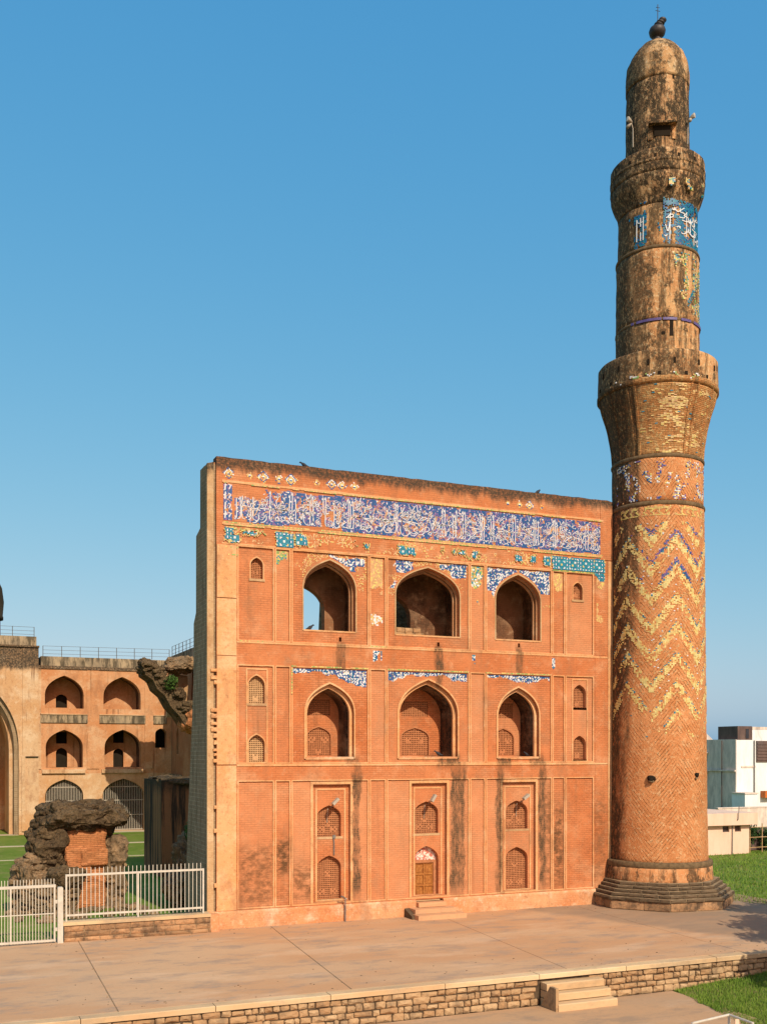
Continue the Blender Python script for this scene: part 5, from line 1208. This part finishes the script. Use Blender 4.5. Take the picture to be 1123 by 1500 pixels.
m = MB(); m.box(70.5, 78, 66, 74, 0, 9.0); part('wall', m, M['twhite'], B2); m = MB(); m.box(70.4, 78.1, 65.9, 74.1, 9.01, 9.2); part('roof', m, M['tgrey'], B2)
GW = thing('compound_wall', 'long blue-grey plastered wall behind the pink hut', 'wall', (60, 33, 0))
m = MB(); m.box(53.5, 80, 33, 33.3, -.1, 1.95); part('wall', m, M['tgrey'], GW)
m = MB(); m.box(53.4, 80, 32.95, 33.35, 1.953, 2.05); part('coping', m, M['tgrey'], GW)
PH_ = thing('pink_hut', 'small pink flat-roofed hut on the lawn right of the minaret', 'building', (39, 18, 0))
m = MB(); m.plate(rect(33, 41.35, -.05, 1.98), [rect(39.05, 39.62, 1.5, 1.90), rect(40.1, 40.64, 1.5, 1.90)], 16.0, 16.3); part('wall', m, M['tpink'], PH_)
m = MB(); m.box(33, 41.34, 16.31, 21, -.05, 1.97); part('wall', m, M['tpink'], PH_)
m = MB(); m.box(32.5, 41.75, 15.6, 21.5, 1.985, 2.80); part('roof_slab', m, M['tpink'], PH_)
for a in (39.05, 40.1): m = MB(); screen(m, a-.02, a+.59, 1.48, 1.92, 16.12, .12, .04, .05); part('vent', m, M['tbrown'], PH_)
m = MB(); m.tube([(39.82, 15.93, -.03), (39.85, 15.95, 1.9), (39.95, 15.5, 2.4), (40.04, 15.52, 3.3)], .03, 6); part('drain_pipe', m, M['grey_metal'], PH_)
def pole(u, v, h, label, r=.06):
    P_ = thing('utility_pole', label, 'pole', (u, v, 0)); m = MB(); m.tube([(u, v, -.05), (u, v, h)], [r, r*.8], 8); part('shaft', m, M['white_metal'], P_); m = MB(); m.tube([(u-.3, v, h-.15), (u+.3, v, h-.15)], .025, 6); part('crossarm', m, M['grey_metal'], P_)
pole(40.7, 22.5, 3.6, 'thin pale pole behind the roof of the pink hut, farther from the minaret'); pole(41.0, 26, 3.3, 'thin pale pole behind the pink hut, close to the minaret shaft') if False else None
pole(39.6, 21.8, 3.25, 'thin pale pole behind the pink hut, close to the minaret shaft')
WI = tag(part('power_cable', MB().tube([(39.6, 21.8, 2.9)]+[(39.6+1.1*t, 21.8+.7*t, 2.9-.35*math.sin(pi*t)+.2*t) for t in (.2, .4, .6, .8)]+[(40.7, 22.5, 3.2)], .018, 5), M['rail'], loc=(40, 22, 3)), 'black cable sagging above the pink hut roof', 'cable')
HF = thing('garden_fence', 'creeper-covered wire fence right of the pink hut', 'fence', (44, 16.2, 0))
for i in range(7): m = MB(); m.tube([(41.6+i*1.1, 16.2+.02*i, -.05), (41.6+i*1.1, 16.2, 2.0)], .035, 6); part('post', m, M['edge'], HF)
for z in (.35, 1.05, 1.75): m = MB(); m.tube([(41.5, 16.2, z), (48.3, 16.2, z)], .025, 5); part('rail', m, M['edge'], HF)
HG = thing('hedge', 'dark green climbing hedge behind the wire fence at the right edge', 'hedge', (44.5, 17, 0))
m = MB()
for i in range(26):
    leaves(m, (41.9+rr.uniform(0, 6), 16.9+rr.uniform(0, .8), rr.uniform(.2, 1.5)), (.6, .45, .5), 150, rr, .09, ((.03, .07, .012), (.05, .10, .02), (.025, .05, .01)))
part('foliage', m, M['blade'], HG)
m = MB(); m.box(41.7, 48.5, 17.6, 18.0, -.05, 1.55); part('core_wall', m, M['tbrown'], HG)

# ================================================================== SMALL THINGS
def floodlight(u, z, lab, yaw):
    T = thing('floodlight', lab, 'lamp', (u, .20, z), 'floodlights over the ground-floor windows'); c = Vector((u, .2, z))
    m = MB(); m.tube([c+Vector((0, .0, -.18)), c+Vector((0, -.22, -.12)), c+Vector((.02, -.42, .0))], .018, 6); part('bracket', m, M['grey_metal'], T)
    m = MB(); m.box(-.17, .17, -.10, .10, -.055, .055)
    ca, sa = math.cos(yaw), math.sin(yaw)
    m.v = [(c.x+.05+x*ca-z_*sa*.9, c.y-.50+y+x*.1, c.z+.10+x*sa+z_*ca) for (x, y, z_) in m.v]; part('lamp_head', m, M['lamp'], T)
    m = MB(); m.tube([c+Vector((-.06, .1, -.2)), c+Vector((-.08, .15, -.8))], .012, 5); part('cable', m, M['lamp'], T)
floodlight(4.80, 4.82, 'floodlight above the upper screen window left of the door', .75); floodlight(9.22, 4.88, 'floodlight above the screen window over the carved door', .95); floodlight(13.75, 4.86, 'floodlight above the upper screen window right of the door', .6)
SP = thing('standpipe', 'thin metal water pipe with a tap rising from the terrace before the plinth', 'pipe', (5.3, -.25, 0))
m = MB(); m.tube([(5.3, -.25, -.02), (5.3, -.25, .98)], .028, 8); part('pipe', m, M['grey_metal'], SP)
m = MB(); m.tube([(5.3, -.25, .95), (5.22, -.32, 1.0), (5.08, -.38, 1.06)], [.035, .03, .04], 8); part('tap', m, M['grey_metal'], SP)
m = MB(); m.tube([(5.24, -.25, .93), (5.36, -.25, .93)], .03, 8); part('tap_handle', m, M['lamp'], SP)
CP = thing('wall_conduit', 'short metal conduit running between the two screen windows left of the door', 'pipe', (4.96, .17, 2.7))
m = MB(); m.tube([(4.93, .18, 3.5), (4.96, .16, 3.2), (4.96, .16, 2.72), (4.96, .25, 2.62)], .026, 6); part('pipe', m, M['grey_metal'], CP)
m = MB(); m.box(4.90, 5.02, .13, .195, 3.38, 3.52); part('bracket', m, M['grey_metal'], CP)
def pigeon(c, yaw, lab, s_=1.):
    m = MB(); pr = [(-.20, .015), (-.12, .035), (-.06, .065), (.0, .078), (.06, .07), (.10, .05), (.125, .036), (.15, .034), (.175, .03), (.195, .012), (.215, .003)]
    cen = [(-.20, .05), (-.12, .075), (-.06, .10), (0, .125), (.06, .15), (.10, .185), (.125, .22), (.15, .235), (.175, .235), (.195, .23), (.215, .225)]
    n = 10; vs_ = []
    for (x, r_), (_, h) in zip(pr, cen):
        for j in range(n): a = 2*pi*j/n; vs_.append((x, r_*math.cos(a), h+r_*math.sin(a)*1.05))
    for lx in (-.025, .025):
        pass
    fs = [(i*n+j, i*n+(j+1) % n, (i+1)*n+(j+1) % n, (i+1)*n+j) for i in range(len(pr)-1) for j in range(n)]
    m.add(vs_, fs)
    for ly in (-.03, .03): m.tube([(0, ly, .08), (.01, ly, .0), (.04, ly, .003)], .009, 5)
    ca, sa = math.cos(yaw), math.sin(yaw); m.v = [(c[0]+s_*(x*ca-y*sa), c[1]+s_*(x*sa+y*ca), c[2]+s_*z) for (x, y, z) in m.v]
    tag(part('pigeon', m, M['bird'], loc=c, smooth=True), lab, 'bird', 'pigeons on the madrasa')
pigeon((3.68, .2, 18.48), 2.6, 'pigeon perched on the left part of the facade top'); pigeon((14.7, .2, 18.47), .4, 'pigeon perched on the facade top nearer the minaret')
pigeon((4.0, .4, 11.905), .2, 'pigeon sitting on the sill of the upper left open arch'); pigeon((9.95, .6, 6.74), 2.8, 'pigeon on the sill of the middle niche')
pigeon((14.3, .5, 6.74), 3.3, 'pigeon on the sill of the niche nearest the minaret', .8)
# white barrier at the bottom right
WBR = thing('metal_barrier', 'white metal barrier frame at the foot of the steps, cut by the bottom edge', 'barrier', (9.6, -17.4, -.95))
P = [(8.7, -17.42, .0), (10.26, -17.08, .0), (10.2, -18.05, .0)]
for a, b in zip(P, P[1:]):
    for z in (-.42, -.78): m = MB(); m.tube([Vector(a)+Vector((0, 0, z)), Vector(b)+Vector((0, 0, z))], .035, 8); part('rail', m, M['white_metal'], WBR)
for p_ in P: m = MB(); m.tube([(p_[0], p_[1], -.98), (p_[0], p_[1], -.40)], .04, 8); part('post', m, M['white_metal'], WBR)
part('panel', MB().plate(rect(10.28, 10.42, -.9, -.5), [], -17.3, -17.28), M['tpink'], WBR)
m = MB(); rg = random.Random(77)
for _ in range(240):
    a = rg.random(); u_ = rg.uniform(-7, 18); v_ = -11.6+rg.random()**2*3 if a < .45 else (-.25-rg.random()**2*1.2 if a < .8 else rg.uniform(-11, -1)); s_ = rg.uniform(.010, .026)
    if v_ > -1.4 and 7.9 < u_ < 10.5: continue
    m.rock((u_, v_, s_*.3), (s_*rg.uniform(.8, 1.8), s_, s_*.5), rg.uniform(0, 99), s_*.4, 1, 9.)
tag(part('terrace_grit', m, M['rub2'], kind='stuff'), 'scattered grit and dry leaf litter on the terrace paving', 'grit')
# trees off to the right whose shade falls on the terrace
def tree(u, v, z0, h, cr, seed, lab):
    rr = random.Random(seed); T = thing('shade_tree', lab, 'tree', (u, v, z0), 'trees right of the terrace')
    m = MB(); top = (u+.3, v+.2, z0+h*.62); m.tube([(u, v, z0-.2), (u+.1, v, z0+h*.25), (u+.2, v+.1, z0+h*.45), top], [.26, .2, .16, .10], 10)
    ends = []
    for i in range(9):
        a = rr.uniform(0, 2*pi); q = rr.uniform(.35, .6); e = (u+cr*.7*math.cos(a), v+cr*.7*math.sin(a), z0+h*rr.uniform(.6, .92)); s_ = (u+.15, v+.05, z0+h*q)
        m.tube([s_, tuple((s_[k_]+e[k_])/2+(.2 if k_ == 2 else 0) for k_ in range(3)), e], [.09, .06, .02], 6); ends.append(e)
    part('trunk', m, M['rub2'], T); m = MB()
    for e in ends+[(u, v, z0+h*.85)]: 
        for _ in range(3): leaves(m, tuple(e[k_]+rr.uniform(-.5, .5) for k_ in range(3)), (cr*.36, cr*.36, cr*.26), 170, rr, .16)
    part('crown', m, M['blade'], T)
tree(20.6, -16.6, -.9, 8.0, 2.9, 1, 'leafy tree beyond the right edge, between the two others'); tree(24.0, -14.6, -.9, 8.6, 2.9, 3, 'leafy tree beyond the right edge nearest the minaret base')
tree(17.6, -19.8, -.9, 6.8, 2.0, 2, 'leafy tree beyond the right edge near the grass bank')
